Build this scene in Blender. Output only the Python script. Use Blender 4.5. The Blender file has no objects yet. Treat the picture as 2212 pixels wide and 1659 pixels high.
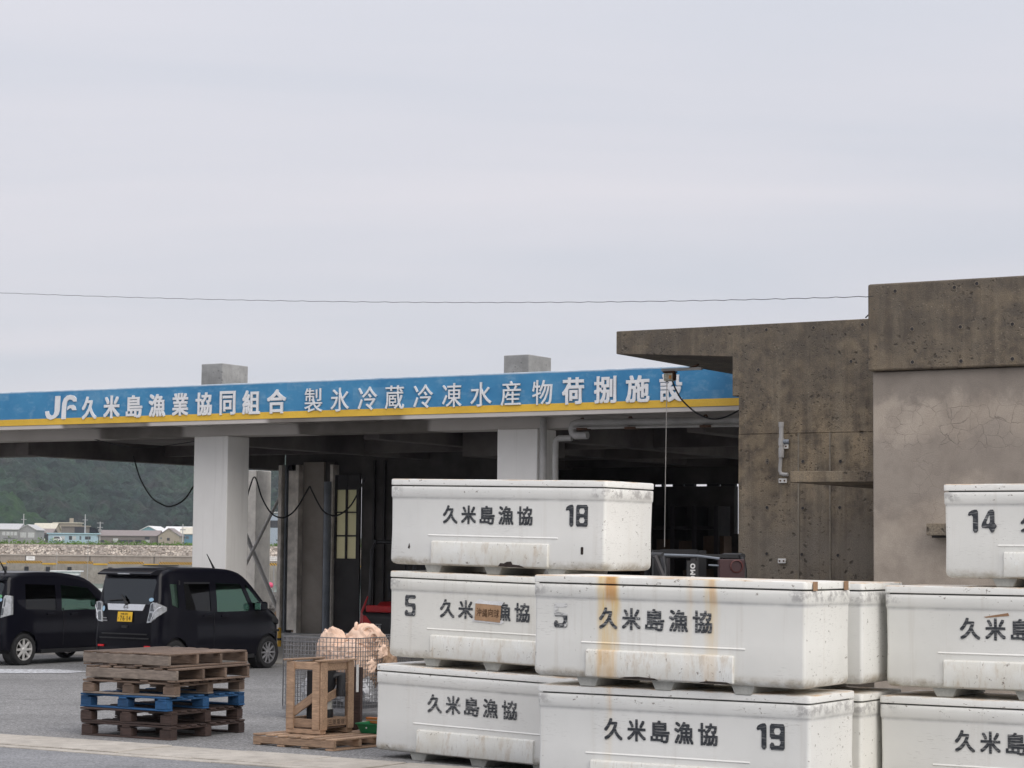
import bpy, bmesh, math, random
import numpy as np
from mathutils import Vector, Matrix
from mathutils import noise as mnoise

# ------------------------------------------------------------------ camera, sky, sun, exposure
SC = bpy.context.scene
COL = SC.collection
R = math.radians
FPX, HORIZON, ROLL, EYE = 4700.0, 355.5, .009, 2.0      # focal length and horizon offset in a 2212 px wide frame
_p = math.atan(HORIZON / FPX)
FW = Vector((0, math.cos(_p), math.sin(_p)))
_u0 = Vector((0, -math.sin(_p), math.cos(_p)))
RT = Vector((1, 0, 0)) * math.cos(ROLL) + _u0 * math.sin(ROLL)
UP = _u0 * math.cos(ROLL) - Vector((1, 0, 0)) * math.sin(ROLL)
CAM = Vector((0, 0, EYE))
cam = bpy.data.cameras.new('camera')
cam.sensor_fit = 'HORIZONTAL'
cam.sensor_width = 36
cam.lens = 36 * FPX / 2212
cam.clip_start = .1
cam.clip_end = 6000
camo = bpy.data.objects.new('camera', cam)
COL.objects.link(camo)
camo.matrix_world = Matrix.Translation(CAM) @ Matrix((RT, UP, -FW)).transposed().to_4x4()
SC.camera = camo

SUN_DIR = Vector((.50, -.64, .56)).normalized()          # towards the bright part of the overcast
sun = bpy.data.lights.new('sun', 'SUN')
sun.energy = 1.5
sun.angle = R(50)
sun.color = (1, .95, .88)
suno = bpy.data.objects.new('sun', sun)
COL.objects.link(suno)
suno.rotation_euler = SUN_DIR.to_track_quat('Z', 'Y').to_euler()

W = bpy.data.worlds.new('World')
SC.world = W
W.use_nodes = True
wn, wl = W.node_tree.nodes, W.node_tree.links
wn.clear()
def wnode(t, **k):
    n = wn.new(t)
    for a, b in k.items():
        setattr(n, a, b)
    return n
sky = wnode('ShaderNodeTexSky', sky_type='NISHITA', sun_disc=False)
sky.sun_elevation = math.asin(SUN_DIR.z)
sky.sun_rotation = math.atan2(SUN_DIR.x, SUN_DIR.y)
tc = wnode('ShaderNodeTexCoord')
sep = wnode('ShaderNodeSeparateXYZ')
wl.new(tc.outputs['Generated'], sep.inputs[0])
zc = wnode('ShaderNodeMath', operation='MAXIMUM')
wl.new(sep.outputs[2], zc.inputs[0]); zc.inputs[1].default_value = 0
za = wnode('ShaderNodeMath', operation='ADD')
wl.new(zc.outputs[0], za.inputs[0]); za.inputs[1].default_value = .10
dv = wnode('ShaderNodeVectorMath', operation='DIVIDE')
cz = wnode('ShaderNodeCombineXYZ')
for i in range(3):
    wl.new(za.outputs[0], cz.inputs[i])
wl.new(tc.outputs['Generated'], dv.inputs[0]); wl.new(cz.outputs[0], dv.inputs[1])
mp = wnode('ShaderNodeMapping')
mp.inputs['Scale'].default_value = (.55, 1.0, 0)
mp.inputs['Rotation'].default_value = (0, 0, R(-8))
wl.new(dv.outputs[0], mp.inputs[0])
n1 = wnode('ShaderNodeTexNoise')
n1.inputs['Scale'].default_value = .75; n1.inputs['Detail'].default_value = 6
n1.inputs['Roughness'].default_value = .5; n1.inputs['Distortion'].default_value = .4
wl.new(mp.outputs[0], n1.inputs['Vector'])
cr = wnode('ShaderNodeValToRGB')
cr.color_ramp.elements[0].position = .36; cr.color_ramp.elements[0].color = (5.08, 5.20, 5.68, 1)
cr.color_ramp.elements[1].position = .62; cr.color_ramp.elements[1].color = (6.0, 5.80, 6.12, 1)
wl.new(n1.outputs['Fac'], cr.inputs[0])
# an overcast sky is brighter overhead than at its rim
z2 = wnode('ShaderNodeMath', operation='POWER')
wl.new(zc.outputs[0], z2.inputs[0]); z2.inputs[1].default_value = 1.8
zg = wnode('ShaderNodeMath', operation='MULTIPLY_ADD')
wl.new(z2.outputs[0], zg.inputs[0]); zg.inputs[1].default_value = 1.35; zg.inputs[2].default_value = .98
mu = wnode('ShaderNodeMix', data_type='RGBA', blend_type='MULTIPLY')
mu.inputs[0].default_value = 1
wl.new(cr.outputs[0], mu.inputs[6])
cg = wnode('ShaderNodeCombineColor')
for i in range(3):
    wl.new(zg.outputs[0], cg.inputs[i])
wl.new(cg.outputs[0], mu.inputs[7])
mx = wnode('ShaderNodeMix', data_type='RGBA')
mx.inputs[0].default_value = .93
wl.new(sky.outputs[0], mx.inputs[6]); wl.new(mu.outputs[2], mx.inputs[7])
bg = wnode('ShaderNodeBackground')
bg.inputs['Strength'].default_value = .1
wl.new(mx.outputs[2], bg.inputs[0])
wo = wnode('ShaderNodeOutputWorld')
wl.new(bg.outputs[0], wo.inputs[0])

SC.view_settings.view_transform = 'Standard'
SC.view_settings.look = 'None'
SC.view_settings.gamma = 1
SC.view_settings.exposure = 0.34
SC.view_settings.use_curve_mapping = False
SC.render.engine = 'CYCLES'
SC.cycles.use_denoising = True
SC.cycles.max_bounces = 8
SC.cycles.transparent_max_bounces = 16

# ------------------------------------------------------------------ measuring helpers (survey of the place from the photograph)
def ray(x, y):
    return FW + RT * ((x - 1106) / FPX) - UP * ((y - 829.5) / FPX)
def at_depth(x, y, d):
    r = ray(x, y)
    return CAM + r * (d / r.y)
def on_ground(x, y, z=0.):
    r = ray(x, y)
    return CAM + r * ((z - EYE) / r.z)
def on_plane(x, y, p, n):
    r = ray(x, y)
    return CAM + r * ((Vector(p) - CAM).dot(n) / r.dot(n))

# ------------------------------------------------------------------ materials
class NT:
    def __init__(s, name):
        s.m = bpy.data.materials.new(name)
        s.m.use_nodes = True
        s.t = s.m.node_tree
        s.n, s.l = s.t.nodes, s.t.links
        s.b = s.n['Principled BSDF']
        s.co = s.n.new('ShaderNodeTexCoord')
        s.coord = s.co.outputs['Object']
    def link(s, a, b):
        if hasattr(a, 'is_linked') or isinstance(a, bpy.types.NodeSocket):
            s.l.new(a, b)
        else:
            b.default_value = a
    def mapv(s, scale=(1, 1, 1), rot=(0, 0, 0), loc=(0, 0, 0)):
        n = s.n.new('ShaderNodeMapping')
        n.inputs['Scale'].default_value = scale
        n.inputs['Rotation'].default_value = rot
        n.inputs['Location'].default_value = loc
        s.l.new(s.coord, n.inputs[0])
        return n.outputs[0]
    def noise(s, scale, detail=4, rough=.55, vec=None, dist=0.):
        n = s.n.new('ShaderNodeTexNoise')
        n.inputs['Scale'].default_value = scale
        n.inputs['Detail'].default_value = detail
        n.inputs['Roughness'].default_value = rough
        n.inputs['Distortion'].default_value = dist
        s.l.new(vec or s.coord, n.inputs['Vector'])
        return n.outputs['Fac']
    def voro(s, scale, feature='F1', vec=None, rnd=1., out='Distance'):
        n = s.n.new('ShaderNodeTexVoronoi')
        n.feature = feature
        n.inputs['Scale'].default_value = scale
        n.inputs['Randomness'].default_value = rnd
        s.l.new(vec or s.coord, n.inputs['Vector'])
        return n.outputs[out]
    def ramp(s, f, stops, mode='LINEAR'):
        n = s.n.new('ShaderNodeValToRGB')
        n.color_ramp.interpolation = mode
        e = n.color_ramp.elements
        while len(e) < len(stops):
            e.new(.5)
        for i, (p, c) in enumerate(stops):
            e[i].position = p
            e[i].color = (c, c, c, 1) if isinstance(c, (int, float)) else (*c, 1)
        s.l.new(f, n.inputs[0])
        return n.outputs[0]
    def mix(s, f, a, b, mode='MIX'):
        n = s.n.new('ShaderNodeMix')
        n.data_type = 'RGBA'
        n.blend_type = mode
        for i, v in ((0, f), (6, a), (7, b)):
            if isinstance(v, bpy.types.NodeSocket):
                s.l.new(v, n.inputs[i])
            elif i == 0:
                n.inputs[0].default_value = v
            else:
                n.inputs[i].default_value = (*v, 1)
        return n.outputs[2]
    def math(s, op, a, b=0., c=0.):
        n = s.n.new('ShaderNodeMath')
        n.operation = op
        for i, v in enumerate((a, b, c)):
            if isinstance(v, bpy.types.NodeSocket):
                s.l.new(v, n.inputs[i])
            else:
                n.inputs[i].default_value = v
        return n.outputs[0]
    def xyz(s):
        n = s.n.new('ShaderNodeSeparateXYZ')
        s.l.new(s.coord, n.inputs[0])
        return n.outputs
    def band(s, v, lo, hi, soft=.02):
        """1 between lo and hi"""
        a = s.n.new('ShaderNodeMapRange'); a.interpolation_type = 'SMOOTHSTEP'
        a.inputs[1].default_value = lo - soft; a.inputs[2].default_value = lo + soft
        s.l.new(v, a.inputs[0])
        b = s.n.new('ShaderNodeMapRange'); b.interpolation_type = 'SMOOTHSTEP'
        b.inputs[1].default_value = hi + soft; b.inputs[2].default_value = hi - soft
        s.l.new(v, b.inputs[0])
        return s.math('MULTIPLY', a.outputs[0], b.outputs[0])
    def bump(s, h, strength=.3, dist=.01):
        n = s.n.new('ShaderNodeBump')
        n.inputs['Strength'].default_value = strength
        n.inputs['Distance'].default_value = dist
        s.l.new(h, n.inputs['Height'])
        s.l.new(n.outputs[0], s.b.inputs['Normal'])
    def done(s, col, rough=.7, metal=0., spec=None):
        s.link(col if isinstance(col, bpy.types.NodeSocket) else (*col, 1), s.b.inputs['Base Color'])
        s.link(rough, s.b.inputs['Roughness'])
        s.b.inputs['Metallic'].default_value = metal
        if spec is not None:
            s.b.inputs['Specular IOR Level'].default_value = spec
        return s.m

def S(r, g, b):
    f = lambda c: (c / 255 / 12.92) if c / 255 <= .04045 else ((c / 255 + .055) / 1.055) ** 2.4
    return (f(r), f(g), f(b))

def plain(name, c, rough=.6, metal=0., var=.18, scale=3., fine=60., bump=.15, spec=None):
    """a coat of one colour with uneven tone, fine grain and a little relief"""
    t = NT(name)
    n = t.noise(scale, 5, .6)
    f = t.noise(fine, 3, .6)
    dark = tuple(x * (1 - var * 1.6) for x in c)
    lite = tuple(min(1, x * (1 + var * .6)) for x in c)
    col = t.mix(t.ramp(n, [(.3, 0.), (.7, 1.)]), dark, lite)
    col = t.mix(t.ramp(f, [(.35, .22), (.6, 0.)]), col, tuple(x * .55 for x in c))
    if bump:
        t.bump(f, bump, .004)
    r = t.ramp(n, [(.3, min(1, rough + .08)), (.7, max(.02, rough - .06))])
    return t.done(col, r, metal, spec)

def wood(name, c, dirty=.35):
    t = NT(name)
    oi = t.n.new('ShaderNodeObjectInfo')
    add = t.n.new('ShaderNodeVectorMath'); add.operation = 'MULTIPLY_ADD'
    t.l.new(t.coord, add.inputs[0]); add.inputs[1].default_value = (1, 1, 1)
    cx = t.n.new('ShaderNodeCombineXYZ')
    k = t.math('MULTIPLY', oi.outputs['Random'], 37.)
    for i in range(3):
        t.l.new(k, cx.inputs[i])
    t.l.new(cx.outputs[0], add.inputs[2])
    t.coord = add.outputs[0]
    g = t.noise(9, 5, .6, t.mapv((1, 7, 7)), .6)
    st = t.noise(4, 4, .6)
    col = t.mix(t.ramp(g, [(.3, 0.), (.7, 1.)]), tuple(x * .62 for x in c), tuple(min(1, x * 1.22) for x in c))
    col = t.mix(t.ramp(st, [(.42, 0.), (.72, dirty)]), col, tuple(x * .35 for x in c))
    tone = t.ramp(oi.outputs['Random'], [(0., .74), (1., 1.14)])
    col = t.mix(1., col, tone, 'MULTIPLY')
    t.bump(g, .35, .004)
    return t.done(col, .8)

def concrete(name, c1, c2, pits=.5, pit_scale=9., streak=.5, cstain=(.05, .045, .035), rough=.88):
    t = NT(name)
    big = t.noise(.9, 6, .62, None, .5)
    mid = t.noise(5, 5, .65)
    fine = t.noise(90, 3, .6)
    col = t.mix(t.ramp(big, [(.32, 0.), (.68, 1.)]), c1, c2)
    col = t.mix(t.ramp(mid, [(.35, .45), (.6, 0.)]), col, tuple(x * .55 for x in c1))
    sv = t.noise(1.6, 4, .6, t.mapv((5, 5, .35)))
    col = t.mix(t.ramp(sv, [(.5, 0.), (.75, streak)]), col, cstain)
    h = t.math('ADD', t.math('MULTIPLY', mid, .6), t.math('MULTIPLY', fine, .3))
    if pits:
        v = t.voro(pit_scale, 'F1')
        gate = t.ramp(t.noise(2.2, 3, .6), [(.42, 0.), (.58, 1.)])
        p = t.math('MULTIPLY', t.ramp(v, [(.10, 1.), (.2, 0.)]), gate)
        v2 = t.voro(pit_scale * 3.1, 'F1')
        p2 = t.math('MULTIPLY', t.ramp(v2, [(.12, 1.), (.24, 0.)]), t.ramp(t.noise(4.4, 3, .6), [(.48, 0.), (.6, 1.)]))
        pp = t.math('MAXIMUM', p, p2)
        col = t.mix(t.math('MULTIPLY', pp, pits), col, (.012, .011, .01))
        h = t.math('SUBTRACT', h, t.math('MULTIPLY', pp, 1.5))
    col = t.mix(t.ramp(fine, [(.4, .3), (.6, 0.)]), col, tuple(x * .6 for x in c1))
    t.bump(h, .5, .012)
    return t.done(col, rough)

def glass(name, tint, refl=(1., 1., 1.), ior=1.45):
    m = bpy.data.materials.new(name)
    m.use_nodes = True
    n, l = m.node_tree.nodes, m.node_tree.links
    n.clear()
    tr = n.new('ShaderNodeBsdfTransparent'); tr.inputs[0].default_value = (*tint, 1)
    gl = n.new('ShaderNodeBsdfGlossy'); gl.inputs['Roughness'].default_value = .03
    gl.inputs[0].default_value = (*refl, 1)
    fr = n.new('ShaderNodeFresnel'); fr.inputs[0].default_value = ior
    mi = n.new('ShaderNodeMixShader')
    o = n.new('ShaderNodeOutputMaterial')
    l.new(fr.outputs[0], mi.inputs[0]); l.new(tr.outputs[0], mi.inputs[1]); l.new(gl.outputs[0], mi.inputs[2])
    l.new(mi.outputs[0], o.inputs[0])
    return m

# ------------------------------------------------------------------ mesh building
class MB:
    def __init__(s):
        s.v, s.f = [], []
    def add(s, vs, fs, M=None):
        k = len(s.v)
        s.v += [tuple(M @ Vector(p)) if M else tuple(p) for p in vs]
        s.f += [tuple(k + i for i in f) for f in fs]
        return s
    def box(s, x0, x1, y0, y1, z0, z1, M=None):
        vs = [(x, y, z) for z in (z0, z1) for y in (y0, y1) for x in (x0, x1)]
        return s.add(vs, [(0, 2, 3, 1), (4, 5, 7, 6), (0, 1, 5, 4), (2, 6, 7, 3), (0, 4, 6, 2), (1, 3, 7, 5)], M)
    def cbox(s, c, d, M=None):
        return s.box(c[0] - d[0] / 2, c[0] + d[0] / 2, c[1] - d[1] / 2, c[1] + d[1] / 2, c[2] - d[2] / 2, c[2] + d[2] / 2, M)
    def prism(s, poly, a, b, axis='y', M=None):
        """closed outline extruded along an axis from a to b"""
        n = len(poly)
        def P(q, t):
            return {'y': (q[0], t, q[1]), 'x': (t, q[0], q[1]), 'z': (q[0], q[1], t)}[axis]
        vs = [P(q, a) for q in poly] + [P(q, b) for q in poly]
        fs = [tuple(range(n))[::-1], tuple(range(n, 2 * n))] + [(i, (i + 1) % n, n + (i + 1) % n, n + i) for i in range(n)]
        return s.add(vs, fs, M)
    def tube(s, pts, r, n=8, cap=True):
        pts = [Vector(p) for p in pts]
        k0 = len(s.v)
        rr = r if isinstance(r, (list, tuple)) else [r] * len(pts)
        prev = None
        for i, p in enumerate(pts):
            d = (pts[min(i + 1, len(pts) - 1)] - pts[max(i - 1, 0)]).normalized()
            a = prev - d * prev.dot(d) if prev is not None else d.orthogonal()
            if a.length < 1e-6:
                a = d.orthogonal()
            a.normalize(); prev = a
            b = d.cross(a)
            for j in range(n):
                t = 2 * math.pi * j / n
                s.v.append(tuple(p + (a * math.cos(t) + b * math.sin(t)) * rr[i]))
        for i in range(len(pts) - 1):
            for j in range(n):
                s.f.append((k0 + i * n + j, k0 + i * n + (j + 1) % n, k0 + (i + 1) * n + (j + 1) % n, k0 + (i + 1) * n + j))
        if cap:
            s.f.append(tuple(k0 + j for j in range(n))[::-1])
            s.f.append(tuple(k0 + (len(pts) - 1) * n + j for j in range(n)))
        return s
    def lathe(s, prof, n=24, axis='z', M=None, close=False):
        """profile of (radius, height) turned about an axis"""
        vs, fs = [], []
        for r, h in prof:
            for j in range(n):
                t = 2 * math.pi * j / n
                c, q = r * math.cos(t), r * math.sin(t)
                vs.append({'z': (c, q, h), 'y': (c, h, -q), 'x': (h, c, q)}[axis])
        m = len(prof)
        for i in range(m if close else m - 1):
            for j in range(n):
                i2 = (i + 1) % m
                fs.append((i * n + j, i * n + (j + 1) % n, i2 * n + (j + 1) % n, i2 * n + j))
        if not close:
            if prof[0][0] > 1e-5:
                fs.append(tuple(range(n))[::-1])
            if prof[-1][0] > 1e-5:
                fs.append(tuple((m - 1) * n + j for j in range(n)))
        return s.add(vs, fs, M)
    def loft(s, rings, cap=True, M=None):
        n = len(rings[0]); vs = [p for r in rings for p in r]; fs = []
        for i in range(len(rings) - 1):
            for j in range(n):
                fs.append((i * n + j, i * n + (j + 1) % n, (i + 1) * n + (j + 1) % n, (i + 1) * n + j))
        if cap:
            fs.append(tuple(range(n))[::-1]); fs.append(tuple((len(rings) - 1) * n + j for j in range(n)))
        return s.add(vs, fs, M)
    def mesh(s, name, smooth=None):
        me = bpy.data.meshes.new(name)
        me.from_pydata(s.v, [], s.f)
        me.validate()
        bm = bmesh.new(); bm.from_mesh(me)
        bmesh.ops.recalc_face_normals(bm, faces=bm.faces)
        bm.to_mesh(me); bm.free()
        if smooth is not None:
            me.polygons.foreach_set('use_smooth', [True] * len(me.polygons))
            me.set_sharp_from_angle(angle=R(smooth))
        me.update()
        return me
    def build(s, name, mat, parent=None, smooth=None, bevel=0, seg=2, loc=None, rot=None):
        return ob(name, s.mesh(name, smooth), mat, parent, bevel, seg, loc, rot)

def ob(name, me, mat, parent=None, bevel=0, seg=2, loc=None, rot=None):
    o = bpy.data.objects.new(name, me)
    COL.objects.link(o)
    if mat is not None and not me.materials:
        me.materials.append(mat)
    if parent is not None:
        o.parent = parent
    if loc is not None:
        o.location = loc
    if rot is not None:
        o.rotation_euler = rot
    if bevel:
        b = o.modifiers.new('edge', 'BEVEL')
        b.width = bevel; b.segments = seg; b.limit_method = 'ANGLE'; b.angle_limit = R(40)
        me.polygons.foreach_set('use_smooth', [True] * len(me.polygons))
        b.harden_normals = True
    return o

def thing(name, label, cat, loc=(0, 0, 0), rot=(0, 0, 0), group=None):
    o = bpy.data.objects.new(name, None)
    COL.objects.link(o)
    o.empty_display_size = .2
    o.location = loc
    o.rotation_euler = rot if isinstance(rot, (tuple, list)) else (0, 0, rot)
    o['label'] = label; o['category'] = cat
    if group:
        o['group'] = group
    return o
def tag(o, label, cat, group=None):
    o['label'] = label; o['category'] = cat
    if group:
        o['group'] = group
    return o
def struct(o):
    o['kind'] = 'structure'
    return o

def rrect(x0, x1, y0, y1, r, n=4):
    out = []
    for cx, cy, a in ((x1 - r, y1 - r, 0), (x0 + r, y1 - r, 90), (x0 + r, y0 + r, 180), (x1 - r, y0 + r, 270)):
        for i in range(n + 1):
            t = R(a + 90 * i / n)
            out.append((cx + r * math.cos(t), cy + r * math.sin(t)))
    return out

def from_curve(cu, remesh=None):
    o = bpy.data.objects.new('outline', cu)
    COL.objects.link(o)
    bpy.context.view_layer.update()
    me = bpy.data.meshes.new_from_object(o.evaluated_get(bpy.context.evaluated_depsgraph_get()))
    bpy.data.objects.remove(o); bpy.data.curves.remove(cu)
    return me
def stand_up(me, w, h, depth):
    """fit a flat outline into w x h and stand it up facing -y, proud by depth"""
    n = len(me.vertices)
    a = np.empty(n * 3); me.vertices.foreach_get('co', a); a = a.reshape(-1, 3)
    lo, hi = a.min(0), a.max(0)
    x = (a[:, 0] - lo[0]) / max(1e-6, hi[0] - lo[0]) * w
    z = (a[:, 1] - lo[1]) / max(1e-6, hi[1] - lo[1]) * h
    y = -(a[:, 2] - lo[2]) / max(1e-6, hi[2] - lo[2]) * depth if hi[2] > lo[2] else np.zeros(n)
    me.vertices.foreach_set('co', np.stack([x, y, z], 1).ravel())
    me.update()
    return me
def glyph(ch, w, h, bold=.0, depth=0.):
    """a character fitted into w x h; heavier strokes come from copies shifted by a few millimetres"""
    cu = bpy.data.curves.new('glyph', 'FONT')
    cu.body = ch; cu.size = 1; cu.resolution_u = 3
    cu.extrude = .05 if depth else 0
    b = bold * w
    me = stand_up(from_curve(cu), w - 2 * b, h - 2 * b, depth)
    if not bold:
        return me
    vs = [v.co.copy() for v in me.vertices]; fs = [tuple(p.vertices) for p in me.polygons]
    mb = MB()
    for k, (dx, dz) in enumerate(((0, 0), (2, 0), (0, 2), (2, 2), (1, 1))):
        e = -.0004 * k
        mb.add([(p.x + dx * b, p.y + (e if p.y < -1e-5 or not depth else 0), p.z + dz * b) for p in vs], fs)
    bpy.data.meshes.remove(me)
    me = bpy.data.meshes.new('glyph'); me.from_pydata(mb.v, [], mb.f); me.update()
    return me
def outline(polys, w=None, h=None, depth=0.):
    cu = bpy.data.curves.new('outline', 'CURVE')
    cu.dimensions = '2D'; cu.fill_mode = 'BOTH'
    cu.extrude = .05 if depth else 0
    for p in polys:
        sp = cu.splines.new('POLY'); sp.points.add(len(p) - 1)
        for i, q in enumerate(p):
            sp.points[i].co = (q[0], q[1], 0, 1)
        sp.use_cyclic_u = True
    me = from_curve(cu)
    return stand_up(me, w, h, depth) if w else me
def chamfer(poly, c=.07):
    out = []
    n = len(poly)
    for i in range(n):
        a, b, d = Vector(poly[i - 1]), Vector(poly[i]), Vector(poly[(i + 1) % n])
        e1, e2 = a - b, d - b
        k = min(c, e1.length * .45, e2.length * .45)
        out += [tuple(b + e1.normalized() * k), tuple(b + e2.normalized() * k)]
    return out
DIGIT = {
    '8': [[(0, 0), (1, 0), (1, 1), (0, 1)], [(.27, .17), (.73, .17), (.73, .42), (.27, .42)], [(.27, .59), (.73, .59), (.73, .84), (.27, .84)]],
    '9': [[(0, .42), (0, 1), (1, 1), (1, 0), (0, 0), (0, .28), (.28, .28), (.28, .17), (.72, .17), (.72, .42)], [(.28, .59), (.72, .59), (.72, .84), (.28, .84)]],
    '5': [[(0, .44), (0, 1), (1, 1), (1, .83), (.28, .83), (.28, .61), (1, .61), (1, 0), (0, 0), (0, .28), (.28, .28), (.28, .17), (.72, .17), (.72, .44)]],
    '1': [[(.1, .70), (.1, .86), (.42, 1), (.75, 1), (.75, 0), (.42, 0), (.42, .78)]],
    '4': [[(.5, 1), (.86, 1), (.86, .38), (1, .38), (1, .2), (.86, .2), (.86, 0), (.56, 0), (.56, .2), (0, .2), (0, .36)], [(.27, .38), (.56, .38), (.56, .82)]],
}
def digit(c, w, h):
    return outline([chamfer(p, .09) for p in DIGIT[c]], w * (.8 if c == '1' else 1), h)
def merge(meshes):
    """meshes given as (mesh, matrix) joined into one"""
    mb = MB()
    for me, M in meshes:
        mb.add([v.co for v in me.vertices], [tuple(p.vertices) for p in me.polygons], M)
        bpy.data.meshes.remove(me)
    me = bpy.data.meshes.new('print')
    me.from_pydata(mb.v, [], mb.f); me.update()
    return me
T = Matrix.Translation
def RZ(a): return Matrix.Rotation(a, 4, 'Z')

# hall / yard grid: u runs along the front of the buildings, v away from the camera
TH = R(30.7)
U = Vector((math.cos(TH), -math.sin(TH), 0))
V = Vector((math.sin(TH), math.cos(TH), 0))

# ------------------------------------------------------------------ the setting: yard, road, kerb, harbour, far shore, hill
HALL = Vector((-.235, 35.5, 0))
def to_hall(px, py, v):
    p = on_plane(px, py, HALL + V * v, V)
    return (p - HALL).dot(U), p.z

def asphalt(name, c, spec=.5, light=(.42, .42, .41)):
    t = NT(name)
    a = t.voro(55, 'F1', None, 1., 'Color')
    sepc = t.n.new('ShaderNodeSeparateColor'); t.l.new(a, sepc.inputs[0])
    n = t.noise(1.1, 5, .6)
    f = t.noise(160, 2, .7)
    col = t.mix(t.ramp(n, [(.3, 0.), (.7, 1.)]), tuple(x * .80 for x in c), tuple(x * 1.14 for x in c))
    col = t.mix(t.ramp(sepc.outputs[0], [(.5, 0.), (.9, spec)]), col, light)
    col = t.mix(t.ramp(sepc.outputs[1], [(.6, 0.), (.95, .55)]), col, tuple(x * .3 for x in c))
    col = t.mix(t.ramp(f, [(.35, .35), (.55, 0.)]), col, tuple(x * .3 for x in c))
    pat = t.noise(.35, 5, .62)
    col = t.mix(t.ramp(pat, [(.50, 0.), (.66, .5)]), col, tuple(x * .62 for x in c))
    oil = t.math('MULTIPLY', t.ramp(t.noise(1.7, 4, .6), [(.60, 0.), (.72, .6)]), t.ramp(t.noise(.2, 2, .5), [(.45, 0.), (.6, 1.)]))
    col = t.mix(oil, col, tuple(x * .35 for x in c))
    trk = t.noise(.9, 3, .6, t.mapv((.12, 2.2, 1), (0, 0, R(30.7))))
    col = t.mix(t.ramp(trk, [(.54, 0.), (.70, .3)]), col, tuple(x * .6 for x in c))
    t.bump(t.math('ADD', f, sepc.outputs[2]), .6, .006)
    return t.done(col, .93)
M_YARD = asphalt('worn_asphalt', (.205, .203, .20), .75)
M_ROAD = asphalt('road_asphalt', (.225, .23, .24), .4)
M_KERB = concrete('kerb_concrete', (.40, .365, .315), (.50, .465, .41), .25, 16., .15, (.2, .17, .13))
M_FLOOR = concrete('floor_concrete', (.30, .285, .255), (.38, .36, .325), .2, 12., .0)

def yard_z(x, y):
    s = lambda a, b, q: max(0., min(1., (q - a) / (b - a))) ** 2 * (3 - 2 * max(0., min(1., (q - a) / (b - a))))
    k = s(18.4, 19.6, y)
    return -.058 * (s(1.6, 3.0, x) * (1 - k) + s(-1.3, .9, x) * k) * s(12, 15, y) * (1 - s(23, 26, y))
mb = MB()
nu, nv = 150, 96
vs = []
for j in range(nv + 1):
    for i in range(nu + 1):
        q = HALL + U * (-60 + 110 * i / nu) + V * (-52 + 71 * j / nv)
        vs.append((q.x, q.y, yard_z(q.x, q.y)))
mb.add(vs, [(j * (nu + 1) + i, j * (nu + 1) + i + 1, (j + 1) * (nu + 1) + i + 1, (j + 1) * (nu + 1) + i) for j in range(nv) for i in range(nu)])
ground = struct(mb.build('ground', M_YARD, smooth=60))
qe = thing('quay_wall', 'grey concrete quay edge behind the market hall', 'quay', HALL, -TH)
MB().box(-60, 50, 19.0, 19.5, -4.5, .06).build('wall', M_KERB, qe)
struct(qe)

# kerb strip of cast slabs, and the road in front of it
K0 = Vector((-5.31, 22.94, 0)); kd = Vector((.8545, -.5195, 0)); kn = Vector((-.5195, -.8545, 0))
kang = math.atan2(kd.y, kd.x)
kerb = bpy.data.objects.new('kerb', None); COL.objects.link(kerb); struct(kerb)
kerb.location = K0; kerb.rotation_euler = (0, 0, kang)
rnd = random.Random(4)
x = -9.
while x < 9.5:
    L = rnd.uniform(.82, 1.35)
    sk = rnd.uniform(-.05, .05)
    a, b = rnd.uniform(.008, .018), rnd.uniform(.008, .018)
    MB().prism([(x + a, 0), (x + L - b, sk * .5), (x + L - b + sk, -.84), (x + a, -.84)], -.12, .028 + rnd.uniform(-.004, .004), 'z').build('kerb_slab', M_KERB, kerb, bevel=.008)
    x += L
x = -9.
while x < 9.5:
    MB().box(x + .004, x + 1.79, -.985, -.852, -.12, .022 + rnd.uniform(-.003, .003)).build('kerb_edge_slab', M_KERB, kerb, bevel=.008)
    x += 1.8
rd = MB()
q = [K0 + kn * .70 - kd * 40, K0 + kn * .70 + kd * 60, K0 + kn * 16 + kd * 60, K0 + kn * 16 - kd * 40]
rd.add([(p.x, p.y, .010) for p in q], [(0, 1, 2, 3)])
struct(rd.build('road', M_ROAD))
t = NT('worn_white_paint')
M_LINE = t.done(t.mix(t.ramp(t.noise(14, 5, .7), [(.42, 1.), (.6, 0.)]), (.62, .64, .66), (.26, .26, .265)), .85)
pm = [on_ground(-40, 1446), on_ground(120, 1446.5), on_ground(196, 1451), on_ground(150, 1454.5), on_ground(40, 1455), on_ground(-40, 1454)]
struct(MB().add([(p.x, p.y, .006) for p in pm], [(0, 1, 2, 3, 4, 5)]).build('painted_marking', M_LINE))

# harbour water
t = NT('harbour_water')
t.bump(t.noise(.9, 4, .6, t.mapv((1, 1, 1))), .35, .2)
M_WATER = t.done(t.mix(t.noise(.05, 3, .5), (.045, .14, .13), (.07, .19, .17)), .12)
SEA = -3.3
struct(MB().add([(-840, 30, SEA), (840, 30, SEA), (840, 1500, SEA), (-840, 1500, SEA)], [(0, 1, 2, 3)]).build('sea', M_WATER))

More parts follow.
